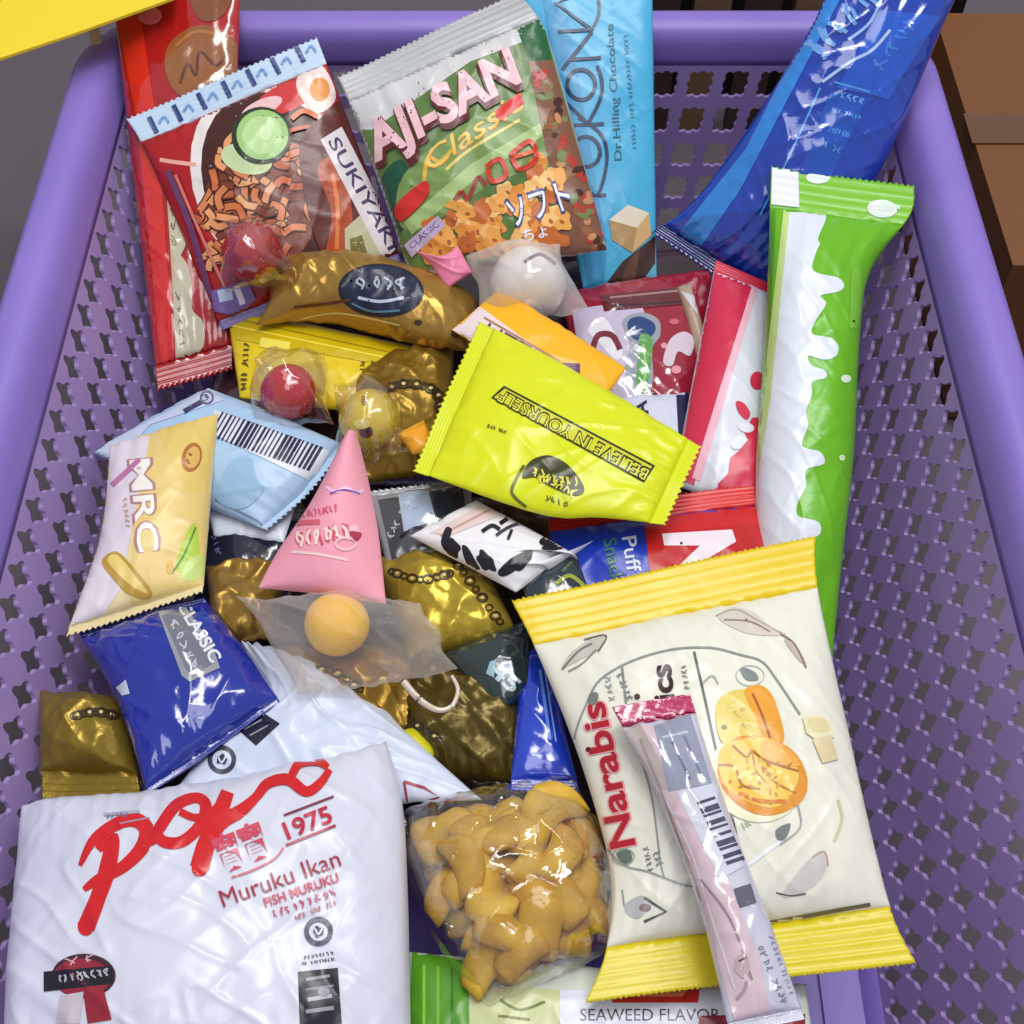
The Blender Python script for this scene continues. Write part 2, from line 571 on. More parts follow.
# rim band + lip: swept profile (z, out)
def sweep(name, prof, closed=True, n=240):
    V = []; Fc = []
    m = len(prof)
    for i in range(n):
        for (z, o) in prof: V.append(wallpt(i / n, z, o))
    for i in range(n):
        for k in range(m if closed else m - 1):
            a = i * m + k; b = i * m + (k + 1) % m; c_ = ((i + 1) % n) * m + (k + 1) % m; d = ((i + 1) % n) * m + k
            Fc.append([a, b, c_, d])
    return mesh_obj(name, V, Fc, None, [mp], Rb)
sweep('rim', [(0.150, 0), (0.154, -0.0006), (0.163, -0.0006), (0.169, 0.0003), (0.172, 0.003), (0.1732, 0.008), (0.1730, 0.014), (0.171, 0.0185), (0.167, 0.0205), (0.156, 0.021),
              (0.156, 0.0185), (0.166, 0.0178), (0.168, 0.014), (0.1685, 0.007), (0.165, 0.0035), (0.150, 0.0028)])
sweep('base_band', [(0.002, -0.004), (0.012, 0), (0.012, 0.0028), (0.0, 0.0028), (0.0, -0.004)])
# floor plate with pierced slots left as thin raised ribs
V = []; Fc = []
n = 120
V.append(Vector((0, 0, 0.003)))
for i in range(n):
    a = rrect(B0['hx'], B0['y0'], B0['y1'], B0['rad'], i / n); V.append(Vector((a[0] - 0.0038, a[1], 0.003)))
for i in range(n): Fc.append([0, 1 + (i + 1) % n, 1 + i])
fl = mesh_obj('floor_plate', V, Fc, None, [mp], Rb, smooth=False)
V = []; Fc = []
def boxv(V, Fc, x0, x1, y0, y1, z0, z1):
    b = len(V)
    V += [Vector((x, y, z)) for z in (z0, z1) for y in (y0, y1) for x in (x0, x1)]
    Fc += [[b, b + 2, b + 3, b + 1], [b + 4, b + 5, b + 7, b + 6], [b, b + 1, b + 5, b + 4], [b + 2, b + 6, b + 7, b + 3], [b, b + 4, b + 6, b + 2], [b + 1, b + 3, b + 7, b + 5]]
for i in range(9):
    x = -0.14 + i * 0.035
    boxv(V, Fc, x - .001, x + .001, -0.235, 0.25, 0.0028, 0.0055)
mesh_obj('floor_rib', V, Fc, None, [mp], Rb, smooth=False)

# ---------------------------------------------------------------- surroundings
def table():
    V = [Vector((-2, -1.5, -0.004)), Vector((2, -1.5, -0.004)), Vector((2, 2.5, -0.004)), Vector((-2, 2.5, -0.004))]
    m = mat((92, 82, 90), 'matte')
    o = mesh_obj('ground', V, [[0, 1, 2, 3]], None, [m], None, smooth=False)
    o['kind'] = 'structure'
table()
# slatted wooden crate behind
Rc = root('wooden_crate', (0.12, 0.42, 0), 'dark brown slatted wooden crate standing behind the basket', 'crate')
for i in range(8):
    V = []; Fc = []
    x = 0.02 + i * 0.033
    boxv(V, Fc, x, x + 0.024, 0.40, 0.412, 0.0, 0.17)
    mesh_obj('slat', V, Fc, None, [mat((120, 92, 66) if i % 2 else (60, 44, 34), 'matte')], Rc, smooth=False)
V = []; Fc = []; boxv(V, Fc, 0.01, 0.30, 0.4125, 0.425, 0.02, 0.16)
mesh_obj('back_board', V, Fc, None, [mat((28, 20, 20), 'matte')], Rc, smooth=False)
Rk = root('cardboard_box', (0.33, 0.25, 0), 'orange brown cardboard box standing outside the rear right corner of the basket', 'box')
V = []; Fc = []; boxv(V, Fc, 0.262, 0.46, 0.14, 0.36, 0.0, 0.125)
mesh_obj('carton', V, Fc, None, [mat((112, 66, 24), 'matte')], Rk, smooth=False)
V = []; Fc = []; boxv(V, Fc, 0.26, 0.462, 0.236, 0.262, 0.1255, 0.1262)
mesh_obj('packing_tape', V, Fc, None, [mat((96, 58, 24), 'gloss')], Rk, smooth=False)

# ================================================================ SNACKS (back to front)
W = (222, 224, 230)
# yellow card at the top left
def card():
    pts = [(-30, -40), (178, -40), (173, -2), (72, 34), (-30, 68)]
    zc = 0.2
    V = [P(x, y, zc) for x, y in pts]; n = len(V)
    V += [v - Vector((0, 0, .0015)) for v in V]
    Fc = [list(range(n))[::-1], list(range(n, 2 * n))] + [[i, (i + 1) % n, n + (i + 1) % n, n + i] for i in range(n)]
    c = sum((v for v in V), Vector()) / len(V)
    o = mesh_obj('price_card', V, Fc, None, [mat((236, 206, 40), 'matte')], None, smooth=False, loc=c)
    meta(o, 'plain bright yellow card sticking over the rear left basket corner', 'card')
card()
# thin beige stick
packet('paper_strip', 'narrow beige paper strip between the basket rim and the red packet', 'strip',
       [(86, 22), (98, 20), (118, 135), (110, 138)], [.0, .0, .0, .0], T=0.001, seal=(0, 0), col=(205, 185, 150), kind='matte', res=(6, 30), wr=.0003)

DK = (46, 24, 20)
red_art = [poly([(112, -5), (138, -5), (158, 130), (176, 384), (163, 386), (150, 250), (135, 110)], (214, 42, 28)),
    stroke([(165, 150), (172, 250), (178, 372)], 3, (212, 176, 140)),
    poly([(170, 196), (183, 200), (188, 225), (184, 250), (173, 256)], (196, 190, 160), sm=True),
    poly([(174, 262), (186, 262), (192, 285), (193, 310), (203, 322), (204, 345), (192, 358), (178, 360)], (200, 192, 165), sm=True),
    scrib('SNACK', (186, 352), (180, 290), 5, (60, 110, 70)), scrib('Ebi', (177, 247), (175, 205), 5, (90, 60, 50)),
    ell(204, 64, 40, 38, (146, 88, 44), wob=.03), stroke([(180, 84), (188, 64), (196, 76), (200, 52), (216, 66), (226, 56)], 3, (96, 48, 26)),
    stroke([(176, 46), (196, 32), (222, 36)], 3, (172, 116, 66)), poly([(190, -20), (234, -20), (226, 12), (208, 22), (194, 12)], (128, 72, 36), sm=True),
    ell(150, 16, 12, 9, (228, 120, 110))]
packet('red_snack_packet', 'long glossy red packet with a round brown biscuit print, at the rear left', 'snack packet',
       [(112, -8), (240, -20), (232, 368), (158, 390)], [.0, .002, -.004, -.006], T=.008, col=(168, 22, 26), seal=(0.0, .06), kind='gloss', art=red_art, res=(80, 130))

noods = []
rr = random.Random(3)
for i in range(105):
    x = 200 + rr.random() * 115; y = 150 + rr.random() * 125
    if (x - 258) ** 2 / 60 ** 2 + (y - 205) ** 2 / 75 ** 2 > 1: continue
    a = rr.random() * 6.28
    L = 14 + rr.random() * 12; bd = rr.uniform(-7, 7)
    pth = [(x, y), (x + L * .5 * math.cos(a) - bd * math.sin(a), y + L * .5 * math.sin(a) + bd * math.cos(a)), (x + L * math.cos(a), y + L * math.sin(a))]
    noods.append(stroke(pth, 9.5, (74, 28, 18)))
    noods.append(stroke(pth, 6.5, rr.choice([(226, 150, 96), (214, 128, 78), (190, 96, 56), (226, 160, 104), (120, 50, 28), (206, 110, 60)])))
suk = [poly([(146, 148), (322, 55), (352, 110), (240, 320), (218, 320)], (172, 24, 26)),
    ell(272, 182, 78, 102, (232, 222, 216), rot=-22), ell(276, 184, 71, 95, (70, 30, 22), rot=-22),
    ell(262, 205, 56, 62, (122, 56, 32), rot=-20)] + noods + [
    ell(286, 98, 34, 14, (205, 60, 60), rot=-24), ell(262, 108, 22, 8, (232, 190, 190), rot=-24),
    ell(247, 160, 26, 15, (196, 214, 160), rot=14), ell(262, 137, 30, 29, (38, 50, 30)), ell(263, 136, 26, 25, (158, 196, 120)), ell(263, 136, 20, 19, (182, 214, 146), wob=.05), ell(266, 134, 6, 8, (206, 228, 176)),
    poly([(300, 74), (322, 66), (336, 98), (316, 114), (298, 92)], (236, 214, 206), sm=True), ell(320, 90, 10, 12, (222, 140, 50)),
    stroke([(292, 120), (304, 112), (318, 118)], 5, (214, 106, 54)), stroke([(290, 132), (306, 128), (316, 130)], 4, (190, 84, 44)),
    poly([(300, 150), (322, 118), (352, 100), (372, 160), (395, 240), (392, 262), (345, 275), (316, 240)], (92, 34, 24), sm=True),
    poly([(318, 170), (338, 160), (352, 210), (350, 262), (326, 262), (332, 215)], (172, 72, 32), sm=True), stroke([(333, 175), (338, 210), (337, 250)], 4, (216, 120, 60)),
    poly([(345, 230), (362, 215), (385, 262), (346, 268)], (188, 186, 150)), poly([(350, 240), (362, 236), (370, 262), (352, 264)], (120, 110, 50)),
    poly([(321, 141), (342, 128), (402, 244), (384, 262)], (216, 206, 208)),
    text('SUKIYAKI', (328, 143), (389, 252), 12, (66, 50, 92), bold=.012),
    stroke([(160, 160), (172, 162), (196, 165)], 4, (236, 170, 150)),
    stroke([(168, 172), (190, 225), (212, 300)], 6, (110, 60, 100)), stroke([(176, 176), (200, 232), (226, 290)], 3, (210, 120, 110)),
    poly([(212, 292), (248, 280), (256, 300), (240, 318), (214, 312)], (118, 96, 160)), rect(226, 296, 14, 12, (190, 205, 230), rot=-12), rect(240, 296, 6, 20, (225, 215, 235), rot=-20),
    ]
for i in range(7):
    x = 152 + i * 24.5; y = 121 - i * 11.8
    suk.append(dict(stroke([(x - 3, y - 4), (x + 5, y + 12)], 5, (36, 58, 124), sm=False), on='seal0'))
    suk.append(dict(stroke([(x + 7, y + 3), (x + 12, y - 4), (x + 17, y + 2)], 2.4, (120, 160, 215)), on='seal0'))
packet('noodle_snack_packet', 'red packet picturing a noodle bowl, with SUKIYAKI on its white strip', 'snack packet',
       [(127, 120), (317, 38), (402, 262), (222, 330)], [.014, .014, .012, .012], T=.014, col=(160, 24, 26), sealcol=((190, 212, 232), (120, 100, 160)), seal=(.115, .04), art=suk, res=(100, 110), abase=.0004,
       left=[(144, 148), (180, 230)], teeth=(1, 0))

# KOKONA blue bar
NV = (20, 46, 84)
def ring(cx, cy, rx, ry, w, col): return stroke([(cx + rx * math.cos(a * PI / 10), cy + ry * math.sin(a * PI / 10)) for a in range(20)], w, col, closed=True)
kok = [poly([(538, -30), (560, -30), (606, 240), (604, 300), (590, 296)], (60, 150, 196)),
    stroke([(584, 197), (606, 195)], 3.6, NV, sm=False), stroke([(594, 196), (572, 176)], 3.4, NV, sm=False), stroke([(598, 196), (604, 178), (607, 156), (603, 138), (592, 126), (578, 118)], 3.4, NV),
    ring(586, 152, 14, 15, 3.8, NV), stroke([(566, 126), (604, 124)], 3.4, NV, sm=False), stroke([(565, 102), (588, 124)], 3.4, NV, sm=False), stroke([(588, 124), (600, 100), (602, 82), (597, 66)], 3.4, NV),
    ring(581, 85, 14, 15, 3.8, NV), stroke([(562, 70), (592, 32)], 3.6, NV, sm=False), stroke([(570, 60), (601, 58)], 3.2, NV, sm=False), stroke([(558, 32), (592, 30)], 3.2, NV, sm=False), stroke([(592, 30), (556, 4), (590, -12)], 3.2, NV, sm=False), stroke([(592, 30), (599, 12), (597, -8)], 3, NV),
    text('Dr.Hilling Chocolate', (622, 160), (613, 24), 7.5, (28, 104, 116)), scrib('smooth dark chocolate drink', (637, 150), (628, 34), 4.5, (50, 120, 150)),
    poly([(600, 292), (622, 262), (660, 232), (660, 300)], (66, 40, 36)), poly([(628, 262), (640, 248), (632, 300), (618, 290)], (96, 62, 48)), poly([(640, 285), (656, 262), (656, 300)], (96, 170, 196)),
    poly([(609, 220), (628, 205), (649, 213), (637, 228)], (228, 214, 192)), poly([(609, 220), (637, 228), (632, 253), (612, 240)], (176, 140, 92)), poly([(637, 228), (649, 213), (651, 236), (632, 253)], (208, 168, 114)),
    poly([(556, 292), (604, 288), (606, 300), (556, 304)], (96, 60, 48))]
packet('chocolate_drink_sachet', 'sky blue sachet with thin dark art deco letters running up its front', 'sachet',
       [(516, -26), (652, -30), (657, 292), (586, 302)], [.008, .006, -.004, -.004], T=.007, col=(72, 172, 214), seal=(.0, .04), art=kok, res=(70, 110), wr=.0006)

# AJI-SAN
aj = [poly([(352, 110), (520, 20), (545, 30), (604, 238), (600, 262), (412, 270), (385, 215)], (92, 122, 60)),
    poly([(346, 96), (520, 12), (528, 40), (470, 62), (372, 130), (356, 130)], (206, 204, 204)), ell(372, 78, 16, 7, (160, 140, 110), rot=-30),
    poly([(512, 18), (540, 10), (552, 60), (530, 62)], (24, 92, 46)), poly([(380, 182), (402, 160), (416, 200), (398, 236), (388, 222)], (24, 80, 56), sm=True),
    poly([(404, 175), (470, 120), (540, 88), (560, 100), (575, 160), (500, 180), (430, 225), (400, 225)], (122, 150, 84), sm=True),
    poly([(404, 222), (470, 165), (560, 112), (566, 122), (480, 175), (412, 235)], (164, 190, 120)),
    poly([(528, 62), (552, 60), (604, 238), (598, 262), (560, 266), (556, 200)], (128, 84, 62))]
ac = random.Random(11)
for i in range(60):
    t = ac.random(); x = 536 + t * 58 + ac.random() * 18 - 4; y = 70 + t * 190 * (.9 + ac.random() * .15)
    aj.append(ell(x, y, 3 + ac.random() * 4, 2.5 + ac.random() * 3, ac.choice([(150, 96, 60), (196, 140, 92), (70, 36, 28), (120, 130, 80), (176, 60, 44)]), rot=ac.random() * 180, n=10))
for i in range(95):
    x = 425 + ac.random() * 135; y = 262 - (x - 425) * .6 * ac.random() - ac.random() * 40
    if y < 165: continue
    aj.append(ell(x, y, 7 + ac.random() * 6, 6 + ac.random() * 5, ac.choice([(238, 168, 80), (226, 146, 60), (246, 192, 116), (196, 104, 44)]), rot=ac.random() * 180, n=20, wob=.2))
    aj.append(ell(x + 2, y + 2, 3, 2, (176, 96, 44), rot=ac.random() * 90, n=8))
aj += [stroke([(446, 170), (470, 150), (520, 120)], 3, (226, 206, 110)), stroke([(424, 182), (428, 158), (440, 162), (452, 150)], 4, (226, 182, 70)),
    text('Classic', (432, 172), (528, 106), 20, (226, 150, 60), shear=.3), text('Classic', (431, 171), (527, 105), 19, (236, 200, 90), shear=.3),
    poly([(494, 112), (520, 92), (524, 104), (500, 122)], (214, 40, 36)), poly([(396, 206), (424, 182), (428, 196), (402, 222)], (206, 40, 34), sm=True),
    stroke([(455, 200), (462, 192), (468, 200), (478, 178), (486, 186)], 4, (150, 40, 24)), stroke([(486, 168), (500, 160), (506, 176), (492, 182), (488, 170)], 5, (206, 62, 30)), stroke([(510, 156), (530, 142), (536, 160), (520, 170), (512, 158)], 5, (200, 50, 26)),
    stroke([(514, 158), (534, 152)], 4, (224, 90, 40)),
    poly([(404, 246), (438, 216), (446, 226), (412, 258)], (196, 178, 206)), text('CLASSIC', (412, 250), (440, 226), 6, (96, 60, 140)),
    text('AJI-SAN', (375, 168), (528, 84), 39, (96, 30, 32), bold=.06, shear=.15), text('AJI-SAN', (374, 163), (526, 79), 36, (236, 190, 196), bold=.035, shear=.15),
    text('ソフト', (512, 228), (574, 208), 26, (42, 66, 132), bold=.05), text('ソフト', (513, 227), (573, 207), 24, (236, 238, 246), bold=.008), text('ちょ', (524, 242), (548, 236), 10, (230, 232, 242), bold=.02)]
packet('rice_cracker_packet', 'silver and green packet with fat pink letters, standing at the centre rear', 'snack packet',
       [(338, 78), (518, -8), (607, 250), (412, 282)], [.022, .022, .020, .018], T=.016, col=(170, 172, 170), sealcol=((176, 178, 178), (120, 70, 50)), crimp=.00018, seal=(.12, .0), art=aj, res=(100, 120), abase=.0004,
       kind='film', right=[(545, 30), (575, 130)], left=[(352, 110), (385, 200)], teeth=(1, 0), wr=.0015)

# blue ice-pop wrapper
bl = [poly([(832, -20), (850, -20), (740, 190), (690, 262), (668, 246), (745, 150)], (40, 130, 214)),
    poly([(884, 10), (940, 16), (888, 100), (876, 96), (836, 88)], (20, 84, 196)), poly([(790, 200), (830, 90), (866, 102), (820, 200)], (10, 74, 178)),
    stroke([(834, 82), (870, 92)], 2, (74, 146, 226)), stroke([(820, 88), (792, 150), (760, 215)], 2, (88, 160, 232)), scrib('ZERO', (838, 98), (864, 105), 7, (96, 166, 232)), scrib('ice stick', (830, 112), (860, 120), 5, (80, 150, 226)),
    scrib('lolly ice', (828, 132), (848, 138), 6, (66, 140, 220)), scrib('pop', (822, 148), (842, 154), 7, (66, 140, 220)),
    scrib('COOL', (882, 72), (920, 22), 14, (58, 120, 214)), scrib('fresh', (818, 66), (880, 4), 26, (110, 160, 226), shear=.4, bold=.02), stroke([(822, 82), (850, 62), (872, 50), (890, 30)], 3, (176, 200, 240)), stroke([(848, 40), (870, 22), (884, -8)], 3, (150, 186, 240))]
packet('ice_lolly_wrapper', 'long crinkled deep blue glossy wrapper leaning out over the rear right corner', 'wrapper',
       [(832, -40), (975, -34), (770, 312), (652, 232)], [.035, .03, .0, .0], T=.016, col=(10, 58, 168), seal=(0, .04), kind='gloss', art=bl, res=(90, 130), wr=.0015, left=[(815, 20), (740, 140), (690, 205)], right=[(950, 10), (870, 190)], sealcol=((10, 30, 120),) * 2)

# maroon packet with leaf logo
mar = [poly([(572, 310), (640, 300), (650, 330), (640, 410), (590, 430)], (196, 184, 206)), poly([(588, 330), (604, 318), (622, 350), (616, 360), (600, 344)], (226, 222, 228), sm=True),
    stroke([(592, 352), (598, 336), (612, 336), (620, 350)], 6, (116, 22, 40)),
    poly([(622, 322), (640, 313), (658, 320), (660, 336), (652, 350), (653, 380), (645, 402), (632, 392), (625, 370), (630, 345)], (150, 154, 166), sm=True),
    poly([(628, 322), (640, 317), (654, 324), (654, 334), (642, 342), (630, 336)], (26, 60, 116), sm=True), poly([(640, 336), (652, 340), (650, 372), (644, 396), (636, 386), (638, 360)], (92, 156, 78), sm=True), stroke([(643, 345), (646, 370), (642, 388)], 2.5, (150, 200, 120)),
    text('TC', (641, 402), (656, 402), 9, (30, 30, 60)), poly([(663, 362), (670, 340), (684, 332), (694, 340), (690, 356), (678, 352), (672, 366)], (214, 196, 208), sm=True),
    ell(676, 370, 5, 4, (230, 150, 160)), ell(674, 322, 5, 3, (206, 90, 110)), ell(664, 346, 3, 3, (220, 150, 165)),
    poly([(600, 296), (690, 286), (690, 304), (604, 312)], (96, 34, 36)), stroke([(610, 298), (690, 290)], 2, (170, 120, 120)), stroke([(612, 306), (686, 302)], 2, (60, 20, 30))]
packet('jelly_candy_packet', 'maroon candy packet with white splashes and a green leaf emblem', 'candy packet',
       [(560, 292), (712, 268), (702, 430), (590, 432)], [.004, .0, -.002, .0], T=.010, col=(150, 22, 46), seal=(.0, .0), art=mar, res=(80, 80), kind='gloss')
packet('folded_foil_sachet', 'small dull beige folded sachet corner right of the maroon packet', 'sachet',
       [(677, 288), (690, 282), (716, 372), (700, 376)], [.010, .010, .004, .004], T=.004, col=(176, 150, 128), seal=(0, 0), res=(20, 40), art=[poly([(680, 291), (694, 296), (712, 350), (708, 330)], (206, 200, 206))])
packet('white_navy_sachet', 'white sachet with a navy edge showing behind the lime green packet', 'sachet',
       [(610, 400), (688, 392), (700, 470), (610, 450)], [.010] * 4, T=.006, col=(206, 210, 226), seal=(0, 0), res=(50, 40),
       art=[poly([(676, 392), (688, 392), (700, 470), (680, 462)], (24, 26, 60)), text('TA', (650, 425), (646, 400), 13, (30, 34, 60), bold=.03), ell(622, 412, 10, 6, (228, 214, 170))])

# white + strawberry stick
PK = (206, 42, 74)
st = [poly([(716, 262), (752, 288), (738, 330), (716, 400), (694, 486), (676, 478), (690, 400)], PK),
    poly([(752, 286), (757, 290), (700, 482), (692, 478)], (238, 180, 196)),
    poly([(752, 418), (744, 432), (748, 440), (738, 452), (730, 458), (728, 474), (718, 484), (716, 505), (770, 505), (764, 418)], PK, sm=False), ell(757, 381, 7, 9, PK), poly([(736, 402), (744, 404), (750, 414), (746, 420), (738, 412)], PK, sm=True),
    ell(746, 428, 8, 5, (224, 222, 232), rot=10), ell(736, 446, 5, 4, (224, 222, 232))]
packet('strawberry_stick_packet', 'slim white stick packet with deep pink drips, leaning left beside the green one', 'stick packet',
       [(716, 260), (790, 292), (768, 510), (672, 486)], [.012, .012, .012, .012], T=.012, col=(214, 216, 226), seal=(.05, 0), sealcol=(PK, PK), art=st, res=(70, 110), wr=.0006, teeth=(0, 0))

# green + white stick
GR = (104, 178, 18)
drip = [(812, 225), (832, 228), (818, 244), (810, 262), (826, 276), (813, 286), (822, 300), (812, 316), (818, 328), (808, 346), (812, 356), (838, 352), (828, 364), (806, 372), (812, 384), (806, 398), (812, 408), (800, 420), (808, 436),
        (802, 452), (816, 462), (804, 478), (810, 494), (796, 508), (812, 520), (816, 532), (800, 542), (800, 640)]
dripb = [(810, 214), (826, 216), (818, 238), (820, 244), (817, 250), (812, 268), (820, 274), (838, 278), (844, 286), (838, 292), (820, 296), (826, 304), (815, 322), (812, 334),
         (830, 338), (838, 346), (836, 356), (824, 360), (808, 356), (812, 366), (824, 370), (826, 378), (812, 382), (812, 394), (806, 412), (808, 426), (802, 446), (820, 452), (824, 464), (806, 470), (806, 486), (798, 502), (798, 516), (818, 522), (820, 534), (808, 542), (800, 560), (800, 660)]
gs = [poly([(788, 208)] + smooth_pts(dripb, n=4) + [(752, 660), (757, 430), (764, 380)], (218, 224, 232)), poly([(770, 205), (776, 205), (768, 360), (756, 462), (752, 462), (760, 380)], (88, 150, 20)), poly([(784, 206), (790, 206), (770, 400), (757, 480), (757, 440)], (190, 214, 130)),
    ell(846, 379, 5, 4, (222, 236, 214)), poly([(852, 270), (860, 270), (860, 300), (858, 325), (850, 328), (850, 305)], (120, 186, 50), sm=True), ell(842, 458, 3, 3, (210, 232, 190)),
    dict(poly([(772, 168), (798, 171), (799, 208), (771, 205)], (222, 224, 232)), on='seal0'), dict(ell(818, 178, 12, 6, (222, 230, 226)), on='seal0'), dict(ell(882, 209, 15, 9, (214, 224, 214), rot=4), on='seal0'), dict(stroke([(880, 203), (900, 208)], 4, (190, 220, 190)), on='seal0')]
packet('melon_stick_packet', 'tall upright green stick packet with white dripping cream print beside the right basket wall', 'stick packet',
       [(771, 168), (914, 187), (832, 660), (752, 640)], [.026, .03, -.006, -.004], T=.020, col=GR, seal=(.085, 0), sealcol=((118, 186, 28),) * 2, art=gs, res=(80, 150), wr=.0010,
       right=[(910, 215), (872, 268), (860, 330), (853, 460), (842, 560)], left=[(770, 205), (766, 320), (756, 460)], kind='film', teeth=(1, 0))

# ---- gold foil
GOLD = (176, 142, 52); OLIVE = (120, 100, 38)
def chain(pts, col=(54, 38, 14)):
    out = []
    sp = smooth_pts(pts, n=4)
    for i, p in enumerate(sp):
        out.append(ring(p[0], p[1], 5 if i % 2 else 3.4, 4 if i % 2 else 3, 1.8, col)); 
        if i % 2: out.append(ell(p[0], p[1], 2, 1.6, (216, 196, 130)))
    return out
NAVY = (18, 22, 50)
ga = [ell(381, 291, 43, 27, (20, 18, 40), rot=3), ell(381, 290, 40, 24, (26, 36, 60), rot=3), scrib('CHOC', (355, 290), (407, 290), 13, (170, 180, 190), bold=.03), stroke([(358, 298), (380, 302), (404, 298)], 3, (190, 200, 214)), stroke([(352, 304), (372, 312), (400, 311)], 2, (90, 130, 150)),
    stroke([(294, 308), (330, 304), (350, 300)], 3, (92, 50, 20)), stroke([(300, 320), (340, 314), (400, 326)], 2, (214, 190, 120)), ell(418, 323, 4, 3, (60, 40, 20)), ell(456, 334, 5, 4, (80, 46, 24))]
packet('gold_foil_chocolate', 'gold foil wrapped chocolate with an oval navy emblem, below the noodle packet', 'chocolate',
       [(262, 262), (478, 300), (470, 352), (256, 325)], [.020] * 4, T=.020, seal=(0, 0), col=(172, 134, 62), kind='foil', art=ga, foil=.003, res=(110, 60), wr=.0016, top=[(300, 256), (360, 262), (440, 280)], bottom=[(330, 322), (420, 345)], left=[(270, 300)])
packet('yellow_candy_packet', 'flat yellow candy packet with small print lying under the red ball candy', 'candy packet',
       [(226, 306), (240, 398), (420, 420), (430, 350)], [.010] * 4, T=.008, seal=(0, 0), col=(226, 196, 22), res=(70, 80), top=(), 
       art=[poly([(228, 312), (428, 352), (424, 372), (236, 340)], (204, 176, 14)), stroke([(230, 318), (424, 360)], 1.5, (160, 130, 20)), stroke([(232, 326), (424, 366)], 1.5, (240, 220, 70)), scrib('milk candy', (247, 392), (250, 344), 7, (80, 70, 20)), scrib('keep dry', (362, 388), (366, 362), 5, (90, 84, 20)), scrib('in a cool place', (370, 398), (376, 362), 5, (90, 84, 20)), rect(275, 345, 30, 10, (240, 222, 90), rot=10)])
packet('gold_foil_chocolate', 'gold foil chocolate with chain pattern, between the round yellow candy and the lime packet', 'chocolate',
       [(352, 372), (455, 336), (448, 474), (362, 482)], [.010] * 4, T=.016, seal=(0, 0), col=(150, 118, 40), kind='foil', foil=.003, art=chain([(388, 388), (410, 384), (436, 392), (440, 410)]) + [poly([(402, 432), (424, 420), (428, 440), (412, 452)], (226, 160, 40))], res=(70, 80), wr=.002)

# round white candy
def wrapped(name, label, cx, cy, r, col, zl, corners, mk='clear', kind='gloss', T=None, art=(), bump=.02, wr=.0018, lifts=None):
    z = zb(cy) + zl
    R = root(name, P(cx, cy, z - r), label, 'candy')
    ball('candy_ball', cx, cy, z, r, col, kind, R, bump=bump, art=art)
    k_ = []
    for a_, b_ in ((0, 1), (1, 2), (3, 2), (0, 3)):
        A, B = corners[a_], corners[b_]
        k_.append([(A[0] + (B[0] - A[0]) * t + random.uniform(-6, 6), A[1] + (B[1] - A[1]) * t + random.uniform(-6, 6)) for t in (.25, .5, .75)])
    N = packet('tmp', 'x', 'x', corners, top=k_[0], right=k_[1], bottom=k_[2], left=k_[3], lift=lifts or zl, T=T or r * 1.5, seal=(0, 0), col=(235, 230, 225), kind=mk, res=(60, 60), wr=wr, back=.6, foil=.0008, pw=(.7, .7))
    ch = [o for o in N.children][0]
    ch.name = 'clear_wrapper'; ch.data.name = 'clear_wrapper'
    ch.data.transform(__import__('mathutils').Matrix.Translation(N.location - R.location))
    ch.parent = R
    bpy.data.objects.remove(N)
    return R
packet('pink_wrapper_scrap', 'small pink star shaped wrapper end beside the round white candy', 'wrapper',
       [(414, 250), (458, 246), (472, 272), (446, 290)], [.030] * 4, T=.003, seal=(0, 0), col=(232, 130, 164), res=(30, 30), left=[(432, 266)], top=[(440, 256)], wr=.0015)
wrapped('wrapped_candy', 'round white candy in a clear wrapper below the rice cracker packet', 528, 284, .0195, (240, 234, 230), .026, [(466, 256), (560, 244), (588, 308), (478, 322)], mk='milky',
        art=[stroke([(524, 262), (540, 254), (556, 264)], 3, (96, 40, 60))])
wrapped('wrapped_candy', 'glossy red ball candy in a clear wrapper on the flat yellow packet', 289, 392, .0138, (190, 18, 22), .024, [(254, 358), (324, 354), (334, 424), (252, 424)])
wrapped('wrapped_candy', 'dull red ball candy resting on the noodle packet print', 252, 251, .0146, (176, 34, 36), .034, [(222, 222), (282, 220), (296, 282), (226, 292)], kind='matte', bump=.06)
yc = [ell(364, 400, 3, 5, (150, 120, 20)), ell(366, 432, 7, 6, (96, 44, 20)), ell(368, 430, 2.5, 2.5, (30, 10, 10)), ell(362, 424, 8, 5, (236, 214, 120)), ell(378, 432, 12, 14, (196, 196, 30), wob=.05)]
wrapped('wrapped_candy', 'yellow ball candy in a clear wrapper above the pink pyramid pack', 370, 420, .0148, (222, 192, 44), .026, [(334, 384), (400, 380), (412, 452), (340, 462)], art=yc[:4], bump=.05)
packet('orange_candy_tab', 'small orange wrapper tab poking out from under the left end of the lime packet', 'wrapper',
       [(398, 434), (426, 424), (436, 452), (412, 454)], [.030] * 4, T=.004, seal=(0, 0), col=(232, 158, 30), res=(20, 20))

# orange barred sachet
orr = [poly([(470, 300), (487, 312), (582, 382), (600, 400), (586, 414), (452, 330)], (232, 214, 214)), poly([(540, 362), (580, 364), (580, 384), (562, 382)], (92, 22, 92)),
    text('LITTLE', (482, 336), (548, 374), 15, (90, 56, 70)), stroke([(484, 318), (560, 362)], 2, (176, 120, 90))]
packet('orange_sachet', 'sachet with a broad orange yellow bar and pale LITTLE strip, above the lime packet', 'sachet',
       [(500, 288), (626, 368), (590, 420), (452, 330)], [.032] * 4, T=.006, seal=(0, 0), col=(244, 178, 16), art=orr, res=(80, 40), wr=.0006)

